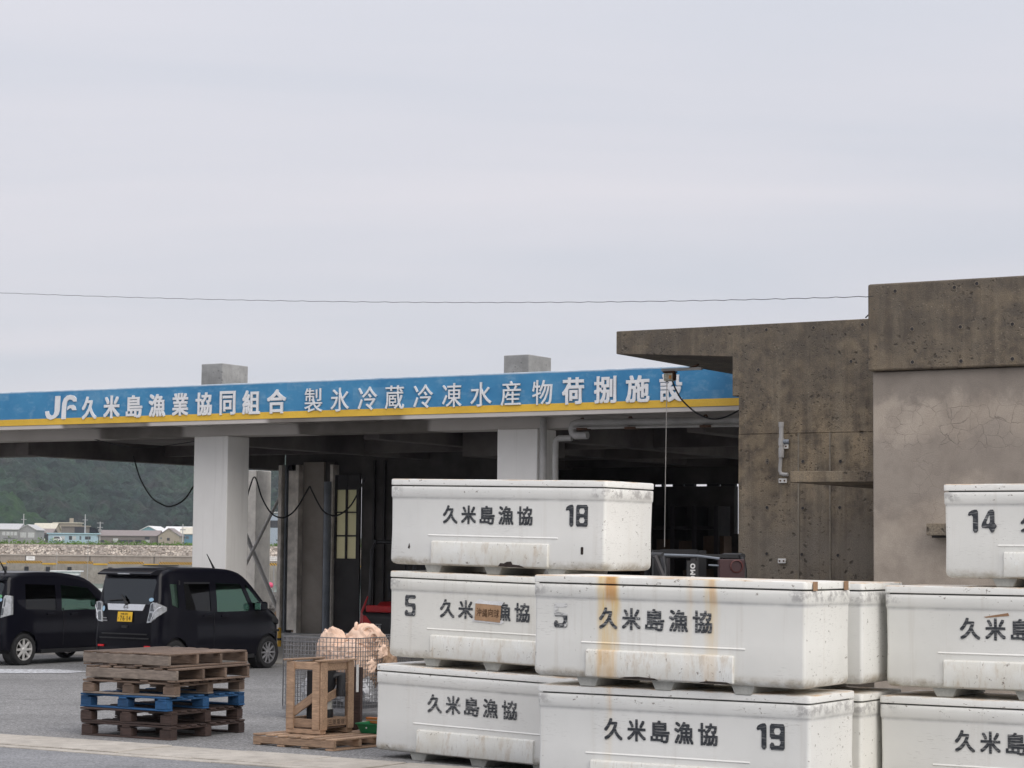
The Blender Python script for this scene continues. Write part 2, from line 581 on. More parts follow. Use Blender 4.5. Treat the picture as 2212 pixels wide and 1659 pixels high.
# far quay: deck, striped kerb, fenders
M_QUAY = concrete('quay_concrete', (.27, .235, .20), (.40, .36, .31), .3, 2.2, .6, (.10, .085, .07))
t = NT('yellow_black_stripes')
xo = t.xyz()
st = t.math('FRACT', t.math('MULTIPLY', t.math('ADD', xo[0], t.math('MULTIPLY', xo[2], 1.1)), 2.72))
M_STRIPE = t.done(t.mix(t.math('GREATER_THAN', st, .5), (.015, .015, .015), (.66, .36, .03)), .6)
M_YEL = plain('yellow_paint', (.66, .38, .03), .55)
M_RUB = plain('black_rubber', (.018, .018, .02), .7)
fq = bpy.data.objects.new('far_quay', None); COL.objects.link(fq); struct(fq); fq.location = (0, 300, 0)
MB().box(-160, 40, 0, 9, SEA - 1, -.62).build('deck', M_QUAY, fq)
x = -160
rnd = random.Random(9)
k = 0
while x < 40:
    L = 3.2
    if k % 2 == 0:
        MB().box(x, x + L * 1.5, .05, .35, -.62, -.28).build('kerb_block', M_STRIPE, fq)
        x += L * 1.5 + .1
    else:
        MB().box(x, x + L * .62, -.06, .12, -.76, -.54).build('yellow_guard', M_YEL, fq)
        x += L * .62 + .1
    k += 1
x = -159.
while x < 40:
    MB().box(x, x + .55, -.3, 0, SEA - .5, -1.05).build('fender', M_RUB, fq, bevel=.05)
    x += 2.95 if rnd.random() < .7 else 5.6
# embankment above it: low wall and a slope of rubble masonry
em = bpy.data.objects.new('embankment', None); COL.objects.link(em); struct(em); em.location = (0, 306, 0)
MB().box(-160, 40, 0, 1.4, -.6, .42).build('low_wall', M_QUAY, em)
for xx in range(-158, 40, 9):
    MB().box(xx, xx + .12, -.012, .0, -.6, .42).build('wall_joint', M_RUB, em)
MB().box(-160, 40, -.12, 1.2, .423, .56).build('coping', M_KERB, em)
t = NT('rubble_stone')
vc = t.n.new('ShaderNodeTexVoronoi'); vc.inputs['Scale'].default_value = 2.4; t.l.new(t.coord, vc.inputs['Vector'])
sc_ = t.n.new('ShaderNodeSeparateColor'); t.l.new(vc.outputs['Color'], sc_.inputs[0])
col = t.mix(sc_.outputs[0], (.22, .18, .15), (.60, .53, .45))
edge = t.voro(2.4, 'DISTANCE_TO_EDGE')
col = t.mix(t.ramp(edge, [(.03, 1.), (.10, 0.)]), col, (.09, .08, .065))
col = t.mix(t.ramp(t.noise(.35, 4, .6), [(.45, 0.), (.7, .75)]), col, (.24, .21, .18))
M_STONE = t.done(col, .9)
nx, nz = 640, 16
vs = []
for j in range(nz + 1):
    for i in range(nx + 1):
        X = -120 + 130 * i / nx
        f = j / nz
        c = mnoise.cell(Vector((X * 2.6, f * 5.2, 0)))
        d = .12 * c + .06 * mnoise.noise(Vector((X * 5, f * 9, 3)))
        if f > .84 or f < .06:
            d *= .15
        vs.append((X, 1.2 + 1.6 * f - d, .56 + 1.42 * f + d * .4))
slope = MB().add(vs, [(j * (nx + 1) + i, j * (nx + 1) + i + 1, (j + 1) * (nx + 1) + i + 1, (j + 1) * (nx + 1) + i) for j in range(nz) for i in range(nx)]).build('rubble_facing', M_STONE, em)
slope['kind'] = 'stuff'
MB().box(-160, 40, 2.81, 3.4, 1.2, 2.02).build('top_wall', M_QUAY, em)
t = NT('rough_grass_land')
M_LAND = t.done(t.mix(t.noise(.3, 5, .6), (.05, .085, .02), (.16, .17, .07)), .95)
struct(MB().add([(-840, 309.2, 1.7), (500, 309.2, 1.7), (500, 790, 2.6), (-840, 790, 2.6), (500, 1490, 8), (-840, 1490, 8)], [(0, 1, 2, 3), (3, 2, 4, 5)]).build('far_land', M_LAND))

def leaf_mass(name, spots, mat, parent=None, leaf=.2, seed=1, flat=False):
    """many small tilted leaf faces filling the given ellipsoids (x,y,z,rx,ry,rz,n)"""
    g = np.random.default_rng(seed)
    V_, F_ = [], []
    k = 0
    for (x, y, z, rx, ry, rz, n) in spots:
        d = g.normal(size=(n, 3)); d /= np.linalg.norm(d, axis=1)[:, None]
        rr = g.uniform(.35, 1, n) ** .5
        p = d * rr[:, None] * np.array([rx, ry, rz]) + np.array([x, y, z])
        a = g.normal(size=(n, 3)); a /= np.linalg.norm(a, axis=1)[:, None]
        b = np.cross(a, d + .01); b /= np.linalg.norm(b, axis=1)[:, None]
        s = leaf * g.uniform(.6, 1.4, n)[:, None]
        q = np.stack([p - a * s, p - b * s * .55, p + a * s, p + b * s * .55], 1).reshape(-1, 3)
        V_.append(q)
        F_.append(np.arange(k, k + 4 * n).reshape(-1, 4)); k += 4 * n
    me = bpy.data.meshes.new(name)
    me.from_pydata(np.concatenate(V_).tolist(), [], np.concatenate(F_).tolist())
    return ob(name, me, mat, parent)
def leafy(name, c1, c2, sc=.6):
    t = NT(name)
    n = t.noise(sc, 4, .6)
    f = t.noise(sc * 9, 2, .6)
    col = t.mix(t.ramp(n, [(.35, 0.), (.65, 1.)]), c1, c2)
    col = t.mix(t.ramp(f, [(.4, .5), (.62, 0.)]), col, tuple(x * .4 for x in c1))
    return t.done(col, .75, 0, .25)
M_VERGE = leafy('verge_leaves', (.07, .16, .018), (.17, .30, .045), .5)
rnd = random.Random(3)
sp = []
x = -74.
while x < -14:
    big = rnd.random() < .12
    h = rnd.uniform(.28, .55) * (1.7 if big else 1)
    if -39 < x < -27.5 or -52 < x < -44:
        h *= .75
    sp.append((x, 309.9 + rnd.uniform(-.2, 1.2), 2.0 + h * .45, rnd.uniform(.5, 1.1), .7, h, 34))
    x += rnd.uniform(.35, .7)
verge = leaf_mass('verge_grass', sp, M_VERGE, None, .13, 5)
verge['kind'] = 'stuff'; verge['label'] = 'bright green weeds along the top of the embankment'

# wooded hillside beyond the village
t = NT('forest_canopy')
big = t.noise(.012, 5, .6)
mid = t.noise(.06, 4, .6)
f = t.noise(.5, 3, .65)
col = t.mix(t.ramp(big, [(.38, 0.), (.62, 1.)]), (.015, .030, .024), (.025, .048, .027))
col = t.mix(t.ramp(mid, [(.52, 0.), (.68, .7)]), col, (.034, .027, .025))
vcf = t.n.new('ShaderNodeTexVoronoi'); vcf.inputs['Scale'].default_value = .13; t.l.new(t.coord, vcf.inputs['Vector'])
scf = t.n.new('ShaderNodeSeparateColor'); t.l.new(vcf.outputs['Color'], scf.inputs[0])
col = t.mix(1., col, t.ramp(scf.outputs[0], [(0., .45), (1., 1.6)]), 'MULTIPLY')
col = t.mix(t.ramp(t.noise(.028, 3, .6), [(.5, 0.), (.7, .6)]), col, (.016, .036, .018))
col = t.mix(t.ramp(f, [(.38, .6), (.58, 0.)]), col, (.006, .009, .007))
t.bump(f, .8, 1.2)
M_FOREST = t.done(col, .85, 0, .2)
def forest(name, x0, x1, y0, y1, res, base, ntree, rmin, rmax, seed):
    g = np.random.default_rng(seed)
    nx, ny = int((x1 - x0) / res), int((y1 - y0) / res)
    X, Y_ = np.meshgrid(np.linspace(x0, x1, nx + 1), np.linspace(y0, y1, ny + 1))
    B = base(X, Y_)
    Z = np.zeros_like(B)
    for _ in range(ntree):
        cx, cy = g.uniform(x0, x1), g.uniform(y0, y1)
        r = g.uniform(rmin, rmax); h = r * g.uniform(1.0, 1.6)
        i0, i1 = int((cx - r - x0) / res), int((cx + r - x0) / res) + 2
        j0, j1 = int((cy - r - y0) / res), int((cy + r - y0) / res) + 2
        i0, j0 = max(i0, 0), max(j0, 0)
        sx, sy = X[j0:j1, i0:i1], Y_[j0:j1, i0:i1]
        d = ((sx - cx) ** 2 + (sy - cy) ** 2) / r ** 2
        Z[j0:j1, i0:i1] = np.maximum(Z[j0:j1, i0:i1], np.where(d < 1, h * np.sqrt(np.maximum(0, 1 - d)) + g.uniform(0, 1.5), 0))
    Z += g.uniform(-1.0, 1.0, Z.shape)
    co = np.stack([X, Y_, B + Z], -1).reshape(-1, 3)
    idx = np.arange((nx + 1) * (ny + 1)).reshape(ny + 1, nx + 1)
    F_ = np.stack([idx[:-1, :-1], idx[:-1, 1:], idx[1:, 1:], idx[1:, :-1]], -1).reshape(-1, 4)
    me = bpy.data.meshes.new(name)
    me.from_pydata(co.tolist(), [], F_.tolist())
    o = ob(name, me, M_FOREST)
    o['kind'] = 'stuff'
    return o
def hill_z(X, Y_):
    f = np.clip((Y_ - 880) / 460, 0, 1)
    und = 7 * np.sin(X * .021 + 1.3) + 5 * np.sin(X * .047 + Y_ * .012) + 4 * np.sin(Y_ * .03 + X * .01)
    return 1 + 74 * f ** .85 + und * np.clip(f * 3, 0, 1)
forest('hillside_forest', -380, -80, 880, 1330, 1.35, hill_z, 4600, 2.8, 6.5, 2)
def knoll_z(X, Y_):
    return 2 + 27 * np.exp(-(((X + 232) / 34) ** 2 + ((Y_ - 880) / 40) ** 2)) + 3 * np.sin(X * .05) - 3
k2 = forest('near_knoll_forest', -300, -175, 836, 884, 1.5, knoll_z, 420, 3, 6, 8)
t = NT('knoll_canopy')
f = t.noise(.5, 3, .65)
col = t.mix(t.ramp(t.noise(.08, 4, .6), [(.4, 0.), (.6, 1.)]), (.018, .042, .022), (.030, .066, .022))
col = t.mix(t.ramp(f, [(.38, .6), (.58, 0.)]), col, (.010, .02, .010))
t.bump(f, .8, 1.2)
k2.data.materials.clear(); k2.data.materials.append(t.done(col, .85, 0, .2))

# ------------------------------------------------------------------ far village
def far_house(label, px0, px1, y_base, y_eave, y_ridge, wall, roof, depth=800., deep=9., gable='right', wins=(), kind='house', group=None, ridge_in=None, base_drop=1.):
    """house laid out by its width on the shore; the ridge runs along it and one gable may show"""
    a, b = at_depth(px0, y_base, depth), at_depth(px1, y_base, depth)
    ze, zr = at_depth(px0, y_eave, depth).z, at_depth((px0 + px1) / 2, y_ridge, depth).z
    L = b.x - a.x
    t = thing(kind, label, 'house', (a.x, depth, a.z), 0, group)
    he, hr = ze - a.z, zr - a.z
    MB().box(0, L, 0, deep, -base_drop - 2.5, he).build('wall', wall, t)
    if hr - he > .3:
        r = MB()
        o = .4
        if gable == 'front':       # gable faces the water
            r.prism([(-o, he - .1), (L / 2, hr), (L + o, he - .1), (L + o, he + .12), (L / 2, hr + .25), (-o, he + .12)], -.3, deep + .3, 'y')
            MB().prism([(0, he), (L, he), (L / 2, hr - .05)], 0., .25, 'y').build('gable', wall, t)
        else:
            r.prism([(-o, he - .1), (deep / 2, hr), (deep + o, he - .1), (deep + o, he + .12), (deep / 2, hr + .25), (-o, he + .12)], -.3, L + .3, 'x')
            MB().prism([(0, he), (deep, he), (deep / 2, hr - .05)], 0, L, 'x').build('gable', wall, t)
        r.build('roof', roof, t)
    else:
        MB().box(-.5, L + .5, -.5, deep + .3, he, he + .35).build('roof', roof, t)
    for (f0, f1, z0, z1, m) in wins:
        w = MB().box(f0 * L, f1 * L, -.06, .05, z0 * he, z1 * he).build('window' if z0 > .05 else 'door', m, t)
    return t
H_GREY = plain('grey_metal_wall', (.30, .30, .30), .6)
H_LGREY = plain('pale_grey_roof', (.50, .50, .50), .6)
H_TAN = plain('tan_wall', (.38, .33, .26), .8)
H_CREAM = plain('cream_roof', (.62, .58, .47), .7)
H_BROWN = plain('brown_block_wall', (.20, .175, .155), .85)
H_BROOF = plain('brown_sheet_roof', (.25, .21, .195), .7)
H_BLUE = plain('pale_blue_wall', (.40, .55, .63), .7)
H_BROOFL = plain('blue_white_eave', (.45, .66, .74), .6)
H_TEAL = plain('teal_gable', (.16, .33, .37), .7)
H_WHITE = plain('white_sheet_roof', (.80, .80, .78), .6)
H_DARK = plain('dark_opening', (.03, .03, .035), .6)
H_GLASS = plain('window_grey', (.12, .14, .16), .3)
H_LIGHT = plain('pale_shutter', (.55, .56, .56), .6)
H_SKYB = plain('sky_blue_wall', (.12, .27, .38), .7)
far_house('grey warehouse with a pale ridged roof at the left end of the village', -14, 39, 1163, 1143.5, 1132, H_GREY, H_LGREY, 770, 14,
          'right', [(.35, .48, .35, .75, H_LIGHT), (.52, .65, .35, .75, H_LIGHT), (.69, .80, .35, .75, H_LIGHT), (.84, .95, .35, .75, H_LIGHT), (.4, .9, .0, .06, H_DARK)], 'warehouse')
far_house('grey gabled shed joined to the grey warehouse beside two parked vans', 39.5, 77, 1163, 1145, 1134, H_GREY, H_LGREY, 772, 14,
          'front', [(.1, .45, .1, .72, H_LIGHT), (.55, .92, .1, .72, H_LIGHT)], 'warehouse')
far_house('tan shed with a cream roof behind the parked vans', 69, 117, 1160, 1146, 1131, H_TAN, H_CREAM, 830, 12, 'right', [(.3, .5, 0, .6, H_DARK)], 'shed')
far_house('open fronted brown shed between warehouse and pale blue house', 78, 113, 1168, 1151, 1143, H_BROWN, H_BROOF, 800, 8, 'right', [(.08, .40, 0, .85, H_DARK), (.5, .72, 0, .8, H_DARK)], 'shed')
hb = far_house('beige flat roofed concrete block with a small roof tower', 116, 166, 1165, 1130, 1130, H_TAN, H_CREAM, 850, 10, 'right', [(.2, .24, .3, .95, H_DARK)], 'concrete_block')
MB().box(5.6, 6.9, 2, 3.4, 6.0, 8.3).build('roof_tower', H_TAN, hb)
far_house('dark brown flat shed rising behind the pale blue house', 132, 184, 1165, 1137, 1137, H_BROWN, H_TAN, 825, 8, 'right', [(.55, .98, .4, .95, H_DARK)], 'shed')
far_house('low pale blue house with a flat eave and five windows', 104, 213, 1171, 1153, 1153, H_BLUE, H_BROOFL, 790, 8, 'right',
          [(.12, .22, .4, .72, H_GLASS), (.25, .33, .28, .75, H_LIGHT), (.41, .47, .3, .75, H_DARK), (.48, .55, .3, .75, H_LIGHT), (.62, .655, .3, .75, H_GLASS), (.73, .84, .35, .72, H_DARK)])
far_house('long brown shed with a sheet roof beside the pale blue house', 212, 341, 1171, 1157, 1146.5, H_BROWN, H_BROOF, 790, 12, 'right',
          [(.25, .33, .02, .6, H_LIGHT), (.34, .50, .02, .36, H_DARK), (.51, .58, .02, .36, H_DARK), (.62, .74, .02, .4, H_DARK), (.78, .86, .45, .9, H_DARK), (.79, .86, .02, .42, H_LIGHT), (.02, .14, .02, .3, H_DARK)], 'shed')
far_house('tan gabled end building with one window by the long brown shed', 341.5, 387, 1171, 1158, 1142, H_TAN, H_BROOF, 788, 12, 'front', [(.42, .55, .25, .7, H_DARK), (.1, .18, .5, .8, H_GLASS)], 'shed')
far_house('teal gabled hall with a bright white roof', 290, 350, 1165, 1152, 1137, H_TEAL, H_WHITE, 850, 30, 'front', (), 'warehouse')
far_house('white roofed hall right of the teal gable', 350.5, 408, 1162, 1151, 1138, H_TEAL, H_WHITE, 846, 24, 'right', (), 'warehouse')
far_house('blue walled shed with a cream roof behind the hall column', 388, 432, 1169, 1153.5, 1140, H_SKYB, H_CREAM, 800, 14, 'right', [(.1, .25, .3, .7, H_GLASS), (.3, .45, .3, .7, H_GLASS)], 'shed')
far_house('pale blue grey warehouse with a dark doorway seen through the hall', 560, 640, 1150, 1108, 1107, plain('blue_grey_cladding', (.36, .42, .50), .6), H_LGREY, 640, 14, 'right', [(.2, .56, .25, .62, H_DARK)], 'warehouse')
rnd = random.Random(12)
for (px, yt, d, lab) in ((50, 1110, 800, 'utility pole with one cross arm rising above the grey warehouse'), (183, 1111, 795, 'utility pole standing behind the pale blue house'),
                    (215.5, 1127, 790, 'short utility pole with double arms by the brown shed'), (394.5, 1132, 780, 'thin utility pole close to the hall column')):
    p = at_depth(px, 1170, d); zt = at_depth(px, yt, d).z
    h = zt - p.z
    t = thing('utility_pole', lab, 'pole', p, 0, 'utility poles in the village')
    MB().tube([(0, 0, -1), (0, 0, h)], [.22, .15], 8).build('shaft', H_LGREY, t)
    MB().box(-1.0, 1.0, -.1, .1, h - 2.2, h - 1.9).build('cross_arm', H_GREY, t)
    if px > 200 and px < 230:
        MB().box(-1.2, 1.2, -.1, .1, h - .6, h - .3).build('cross_arm', H_GREY, t)
        MB().box(-.5, .5, -.4, .4, h - 3.6, h - 2.7).build('transformer', H_GREY, t)
# small far vehicles, a sign on the quay wall
M_CARW = plain('white_van_paint', (.75, .76, .76), .4)
def small_van(px, label, col):
    p = at_depth(px, 1169.5, 786)
    t = thing('parked_van', label, 'van', (p.x, 786, p.z), 0, 'vehicles parked in the village')
    MB().prism([(0, .25), (2.9, .25), (2.95, .8), (2.7, 1.05), (2.2, 1.75), (.1, 1.78), (0, 1.0)], 0, 1.5).build('body', col, t, bevel=.06)
    MB().prism([(.3, 1.05), (2.5, 1.05), (2.15, 1.6), (.3, 1.62)], -.02, .02).build('window', H_DARK, t)
    for wx in (.6, 2.3):
        MB().lathe([(.3, 0), (.3, .15)], 12, 'y').build('wheel', M_RUB, t, loc=(wx, -.03, .28))
small_van(62.5, 'white van parked in front of the grey gabled shed', M_CARW)
small_van(78, 'white van parked by the open brown shed', M_CARW)
small_van(115, 'white van parked before the pale blue house', M_CARW)
sg = thing('notice_board', 'white board with rounded corners on the far quay', 'sign', at_depth(56, 1212.5, 304), 0)
MB().prism(rrect(0, 1.22, .15, .72, .1), 0, .06).build('board', H_WHITE, sg)
for i in range(3):
    MB().box(.35 + i * .2, .48 + i * .2, -.012, -.002, .42, .47).build('mark', H_GREY, sg)
for xx in (.2, 1.0):
    MB().box(xx, xx + .06, .061, .1, -.2, .5).build('post', H_GREY, sg)
# hedge and rail seen through the hall
hg = leaf_mass('clipped_hedge', [(-33.5 + i * .9, 318, 2.5, .8, .8, 1.0, 60) for i in range(12)], leafy('hedge_leaves', (.02, .055, .02), (.05, .10, .03), .8), None, .14, 31)
tag(hg, 'dark green hedge on the far shore seen through the hall', 'hedge')
rl = thing('guard_rail', 'white guard rail on the far quay seen through the hall', 'rail', at_depth(575, 1216, 304), 0)
for i in range(3):
    MB().box(0, 5, 0, .06, .30 + i * .22, .46 + i * .22).build('rail', H_WHITE, rl)
for i in range(4):
    MB().box(.2 + i * 1.4, .3 + i * 1.4, .061, .14, -.3, .95).build('post', H_WHITE, rl)

# fishing boats in the basin
M_BOATW = plain('boat_white', (.74, .75, .74), .35)
M_BOATG = plain('boat_teal', (.06, .27, .24), .5)
def boat(label, x, y, rz, s=1., hullm=None, cab=True):
    t = thing('fishing_boat', label, 'boat', (x, y, SEA), rz, 'small boats moored in the harbour')
    rings = []
    for i in range(9):
        f = i / 8
        hw = 1.15 * (1 - max(0, (f - .55) / .45) ** 2.2) * s + .02
        zt = (1.0 + .7 * max(0, f - .5)) * s
        X = (-3.6 + 7.4 * f) * s
        rings.append([(X, -hw * .55, -.3), (X, -hw, .35 * s), (X, -hw * 1.03, zt), (X, hw * 1.03, zt), (X, hw, .35 * s), (X, hw * .55, -.3)])
    MB().loft(rings).build('hull', hullm or M_BOATW, t, smooth=30)
    if cab:
        MB().prism(rrect(-2.2, .2, .9, 2.75, .15), -.78, .78).build('cabin', M_BOATW, t)
        MB().box(-2.5, .5, -.95, .95, 2.76, 2.86).build('cabin_roof', M_BOATW, t, bevel=.04)
        for xx in (-1.9, -1.05, -.25):
            MB().box(xx, xx + .55, -.80, -.775, 1.75, 2.45).build('window', H_GLASS, t)
        MB().box(.205, .22, -.6, .6, 1.8, 2.45).build('window', H_GLASS, t)
    if cab:
        MB().tube([(.9, 0, 1), (.9, 0, 6.2)], [.035, .02], 6).build('mast', H_GREY, t)
        MB().tube([(-2.0, .3, 2.8), (-2.0, .3, 4.6)], .02, 6).build('aerial', H_GREY, t)
    return t
p = at_depth(168, 1230, 205)
boat('white fishing boat with a cabin and mast behind the dark wagon', p.x, 205, R(6))
p = at_depth(228, 1240, 150)
boat('white open boat bow close beside the tall black minivan', p.x - 1.0, 150, R(14), 1., None, False)
p = at_depth(95, 1240, 120)
boat('teal hulled boat behind the dark wagon', p.x, 110, R(-5), 1.15, M_BOATG, False)
ps = thing('marker_post', 'thin post with a pink round float at the quay edge behind the hall', 'post', at_depth(581, 1345, 56.5), 0)
ps.location.z = 0
MB().tube([(.10, 0, 0), (.10, 0, 1.5)], .018, 6).build('pole', H_GREY, ps)
MB().lathe([(.0, -.08), (.06, -.06), (.08, 0), (.06, .06), (.0, .08)], 14).build('float', plain('pink_float', (.75, .10, .20), .45), ps, smooth=60, loc=(.02, -.05, 1.0))

# ------------------------------------------------------------------ market hall
t = NT('hall_white_paint')
n = t.noise(1.2, 5, .6); f = t.noise(70, 3, .6)
sv = t.noise(1.5, 4, .6, t.mapv((6, 6, .3)))
col = t.mix(t.ramp(n, [(.3, 0.), (.7, 1.)]), (.76, .745, .715), (.84, .825, .795))
col = t.mix(t.ramp(sv, [(.55, 0.), (.8, .22)]), col, (.35, .32, .28))
t.bump(f, .2, .004)
M_HALL = t.done(col, .8)
t = NT('hall_soffit_paint')
n = t.noise(1.0, 5, .6)
xo = t.xyz()
col = t.mix(t.ramp(n, [(.3, 0.), (.7, 1.)]), (.47, .44, .41), (.55, .52, .49))
# dark patches with ragged ends along the front beam
m1 = t.band(t.math('ADD', xo[0], t.math('MULTIPLY', t.noise(1.1, 3, .5), .5)), -8.3, -6.35, .08)
m2 = t.band(t.math('ADD', xo[0], t.math('MULTIPLY', t.noise(1.1, 3, .5), .5)), -3.75, -1.05, .08)
mm = t.math('MULTIPLY', t.math('MAXIMUM', m1, m2), t.ramp(t.noise(2.6, 4, .5), [(.2, .75), (.6, 1.)]))
col = t.mix(t.math('MULTIPLY', mm, .85), col, (.10, .085, .07))
M_SOFFIT = t.done(col, .85)
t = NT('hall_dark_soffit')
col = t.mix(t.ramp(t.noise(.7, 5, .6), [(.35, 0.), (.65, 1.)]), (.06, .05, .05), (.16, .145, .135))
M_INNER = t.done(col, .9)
t = NT('faded_blue_sign_paint')
n = t.noise(1.4, 6, .65); g = t.noise(5, 6, .7, t.mapv((1, 1, 1.8)))
col = t.mix(t.ramp(n, [(.35, 0.), (.65, 1.)]), (.030, .190, .385), (.052, .245, .45))
col = t.mix(t.ramp(g, [(.53, 0.), (.74, .5)]), col, (.25, .42, .56))
pt = t.n.new('ShaderNodeTexBrick'); pt.inputs['Scale'].default_value = 1.
pt.inputs['Brick Width'].default_value = .9; pt.inputs['Row Height'].default_value = .22; pt.inputs['Mortar Size'].default_value = 0
pt.inputs['Color1'].default_value = (0, 0, 0, 1); pt.inputs['Color2'].default_value = (1, 1, 1, 1)
mpx = t.n.new('ShaderNodeCombineXYZ'); xo = t.xyz(); t.l.new(xo[0], mpx.inputs[0]); t.l.new(xo[2], mpx.inputs[1]); t.l.new(mpx.outputs[0], pt.inputs['Vector'])
pg = t.math('MULTIPLY', t.ramp(pt.outputs['Color'], [(.72, 0.), (.8, .28)]), t.ramp(t.noise(3, 4, .6), [(.4, 0.), (.6, 1.)]))
col = t.mix(pg, col, (.20, .37, .52))
top = t.math('MULTIPLY', t.band(xo[2], 4.752, 4.90, .012), t.ramp(t.noise(2.5, 5, .7), [(.3, .35), (.6, .85)]))
col = t.mix(top, col, (.62, .68, .72))
M_BLUE = t.done(col, .65)
M_STRIPEY = plain('sign_yellow_paint', (.80, .50, .05), .6, 0, .1, 2.)
M_LETTER = plain('white_letter_board', (.80, .81, .82), .5, 0, .08, 4.)
M_STUB = concrete('bare_grey_concrete', (.30, .305, .30), (.42, .425, .42), .35, 10., .35, (.14, .14, .135))
M_PVC = plain('grey_pvc_pipe', (.42, .41, .395), .5)
M_RUST = plain('rusty_steel', (.11, .055, .03), .8, .3, .4, 9.)
M_CABLE = plain('black_cable', (.012, .012, .013), .6)
M_STEELP = plain('painted_steel_blue_grey', (.20, .225, .26), .45)

hall = thing('market_hall', 'long open fish market hall with a blue signboard and white columns', 'building', HALL, -TH)
UX0, UX1, VB = -16., 8.2, 15.
for uu in (-12.6, -6.30, 0., 6.3):
    MB().box(uu, uu + .76, .0, .62, -.05, 3.94).build('column', M_HALL, hall, bevel=.018)
    MB().box(uu + .05, uu + .53, .10, .84, 4.70, 5.24 if uu < -3 else 5.16).build('roof_stub', M_STUB, hall, bevel=.015)
MB().box(UX0, UX1, -.35, VB, -.05, .018).build('floor', M_FLOOR, hall)
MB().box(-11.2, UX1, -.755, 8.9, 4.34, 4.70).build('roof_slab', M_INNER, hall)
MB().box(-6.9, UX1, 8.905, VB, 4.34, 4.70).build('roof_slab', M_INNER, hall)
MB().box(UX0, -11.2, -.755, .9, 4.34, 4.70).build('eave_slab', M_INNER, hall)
MB().box(UX0, UX1, -.90, -.76, 4.152, 4.775).build('fascia', M_BLUE, hall, bevel=.01)
MB().box(UX0, UX1, -.904, -.9005, 4.154, 4.268).build('yellow_band', M_STRIPEY, hall)
MB().box(UX0, UX1, -.895, -.759, 4.085, 4.149).build('drip_edge', M_SOFFIT, hall)
MB().box(UX0, UX1, -.757, .02, 4.12, 4.335).build('eave_soffit', M_SOFFIT, hall)
MB().box(UX0, UX1, .04, .60, 3.942, 4.335).build('front_beam', M_SOFFIT, hall)
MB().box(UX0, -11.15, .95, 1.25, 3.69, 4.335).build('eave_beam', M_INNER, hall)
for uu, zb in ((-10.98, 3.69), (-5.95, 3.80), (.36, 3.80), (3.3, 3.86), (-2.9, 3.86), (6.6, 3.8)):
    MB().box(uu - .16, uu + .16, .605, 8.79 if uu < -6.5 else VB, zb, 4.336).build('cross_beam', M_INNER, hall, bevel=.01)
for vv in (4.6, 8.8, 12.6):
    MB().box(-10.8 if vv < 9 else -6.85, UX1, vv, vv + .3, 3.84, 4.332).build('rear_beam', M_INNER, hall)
# ceiling boxes under the slab
MB().box(-9.9, -7.4, 1.5, 3.6, 3.99, 4.334).build('ceiling_box', M_INNER, hall)
MB().box(-2.6, -1.2, 3.1, 4.4, 3.66, 4.33).build('duct_box', M_INNER, hall)
# rear columns towards the harbour
for uu, vv in ((-12.0, 8.65),):
    MB().box(uu, uu + .5, vv, vv + .55, 0, 3.70).build('rear_column', plain('cream_column_paint', (.80, .765, .69), .8) if vv < 9 else M_HALL, hall, bevel=.02)
# the boarded store with sliding doors inside the hall
M_POST = plain('peeling_cream_post', (.76, .71, .64), .8, 0, .3, 3.)
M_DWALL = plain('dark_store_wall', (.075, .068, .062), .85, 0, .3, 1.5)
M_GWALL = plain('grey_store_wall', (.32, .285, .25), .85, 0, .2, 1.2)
M_DDOOR = plain('black_brown_door', (.022, .018, .018), .6)
SV = 6.9
def hs(a, b, v0, v1, z0, z1, name, m, bevel=.006):
    u0, u1 = to_hall(a, 1200, SV)[0], to_hall(b, 1200, SV)[0]
    return MB().box(u0, u1, SV + v0, SV + v1, z0, z1).build(name, m, hall, bevel=bevel)
hs(606, 613, -.12, .1, .02, 3.72, 'door_post', M_POST)
hs(613.2, 626.5, .02, .1, .02, 3.72, 'door_groove', M_DDOOR)
hs(616, 619, -.05, .02, .02, 3.72, 'door_rail', M_STEELP)
hs(627, 643, -.10, .12, .25, 3.6, 'sliding_door', M_POST)
hs(645.5, 652, -.16, .1, .02, 3.72, 'door_post', M_POST)
hs(652.3, 697, .0, .15, .02, 3.78, 'wall_panel', M_GWALL)
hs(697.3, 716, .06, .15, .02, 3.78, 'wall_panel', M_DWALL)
u_p = (to_hall(706, 1200, SV - .1)[0])
MB().tube([(u_p, SV - .1, .02), (u_p, SV - .1, 3.36)], .082, 14).build('down_pipe', M_STEELP, hall, smooth=60)
hs(715, 721.5, -.08, .15, .02, 3.72, 'door_post', M_POST)
hs(604, 880, .16, .3, 3.42, 4.33, 'store_lintel', M_DWALL)
# black door with six frosted panes, light coming through from the harbour side
t = NT('frosted_pane')
tr = t.n.new('ShaderNodeBsdfTranslucent'); tr.inputs[0].default_value = (.97, .93, .72, 1)
t.b.inputs['Base Color'].default_value = (.5, .48, .38, 1); t.b.inputs['Roughness'].default_value = .5
mi = t.n.new('ShaderNodeMixShader'); mi.inputs[0].default_value = .93
out = t.n['Material Output']
t.l.new(t.b.outputs[0], mi.inputs[1]); t.l.new(tr.outputs[0], mi.inputs[2]); t.l.new(mi.outputs[0], out.inputs[0])
M_PANE = t.m
def hp(px, py):
    return to_hall(px, py, SV)
d0, d1 = hp(722, 1200)[0], hp(776, 1200)[0]
pcs = [(726.7, 745.9), (749.6, 769.3)]
prs = [(1159, 1206.5), (1108, 1155.8), (1057.9, 1105.4)]
ux = [d0, hp(726.7, 1150)[0], hp(745.9, 1150)[0], hp(749.6, 1150)[0], hp(769.3, 1150)[0], d1]
zx = [.02, hp(748, 1206.5)[1], hp(748, 1159)[1], hp(748, 1155.8)[1], hp(748, 1108)[1], hp(748, 1105.4)[1], hp(748, 1057.9)[1], 3.5]
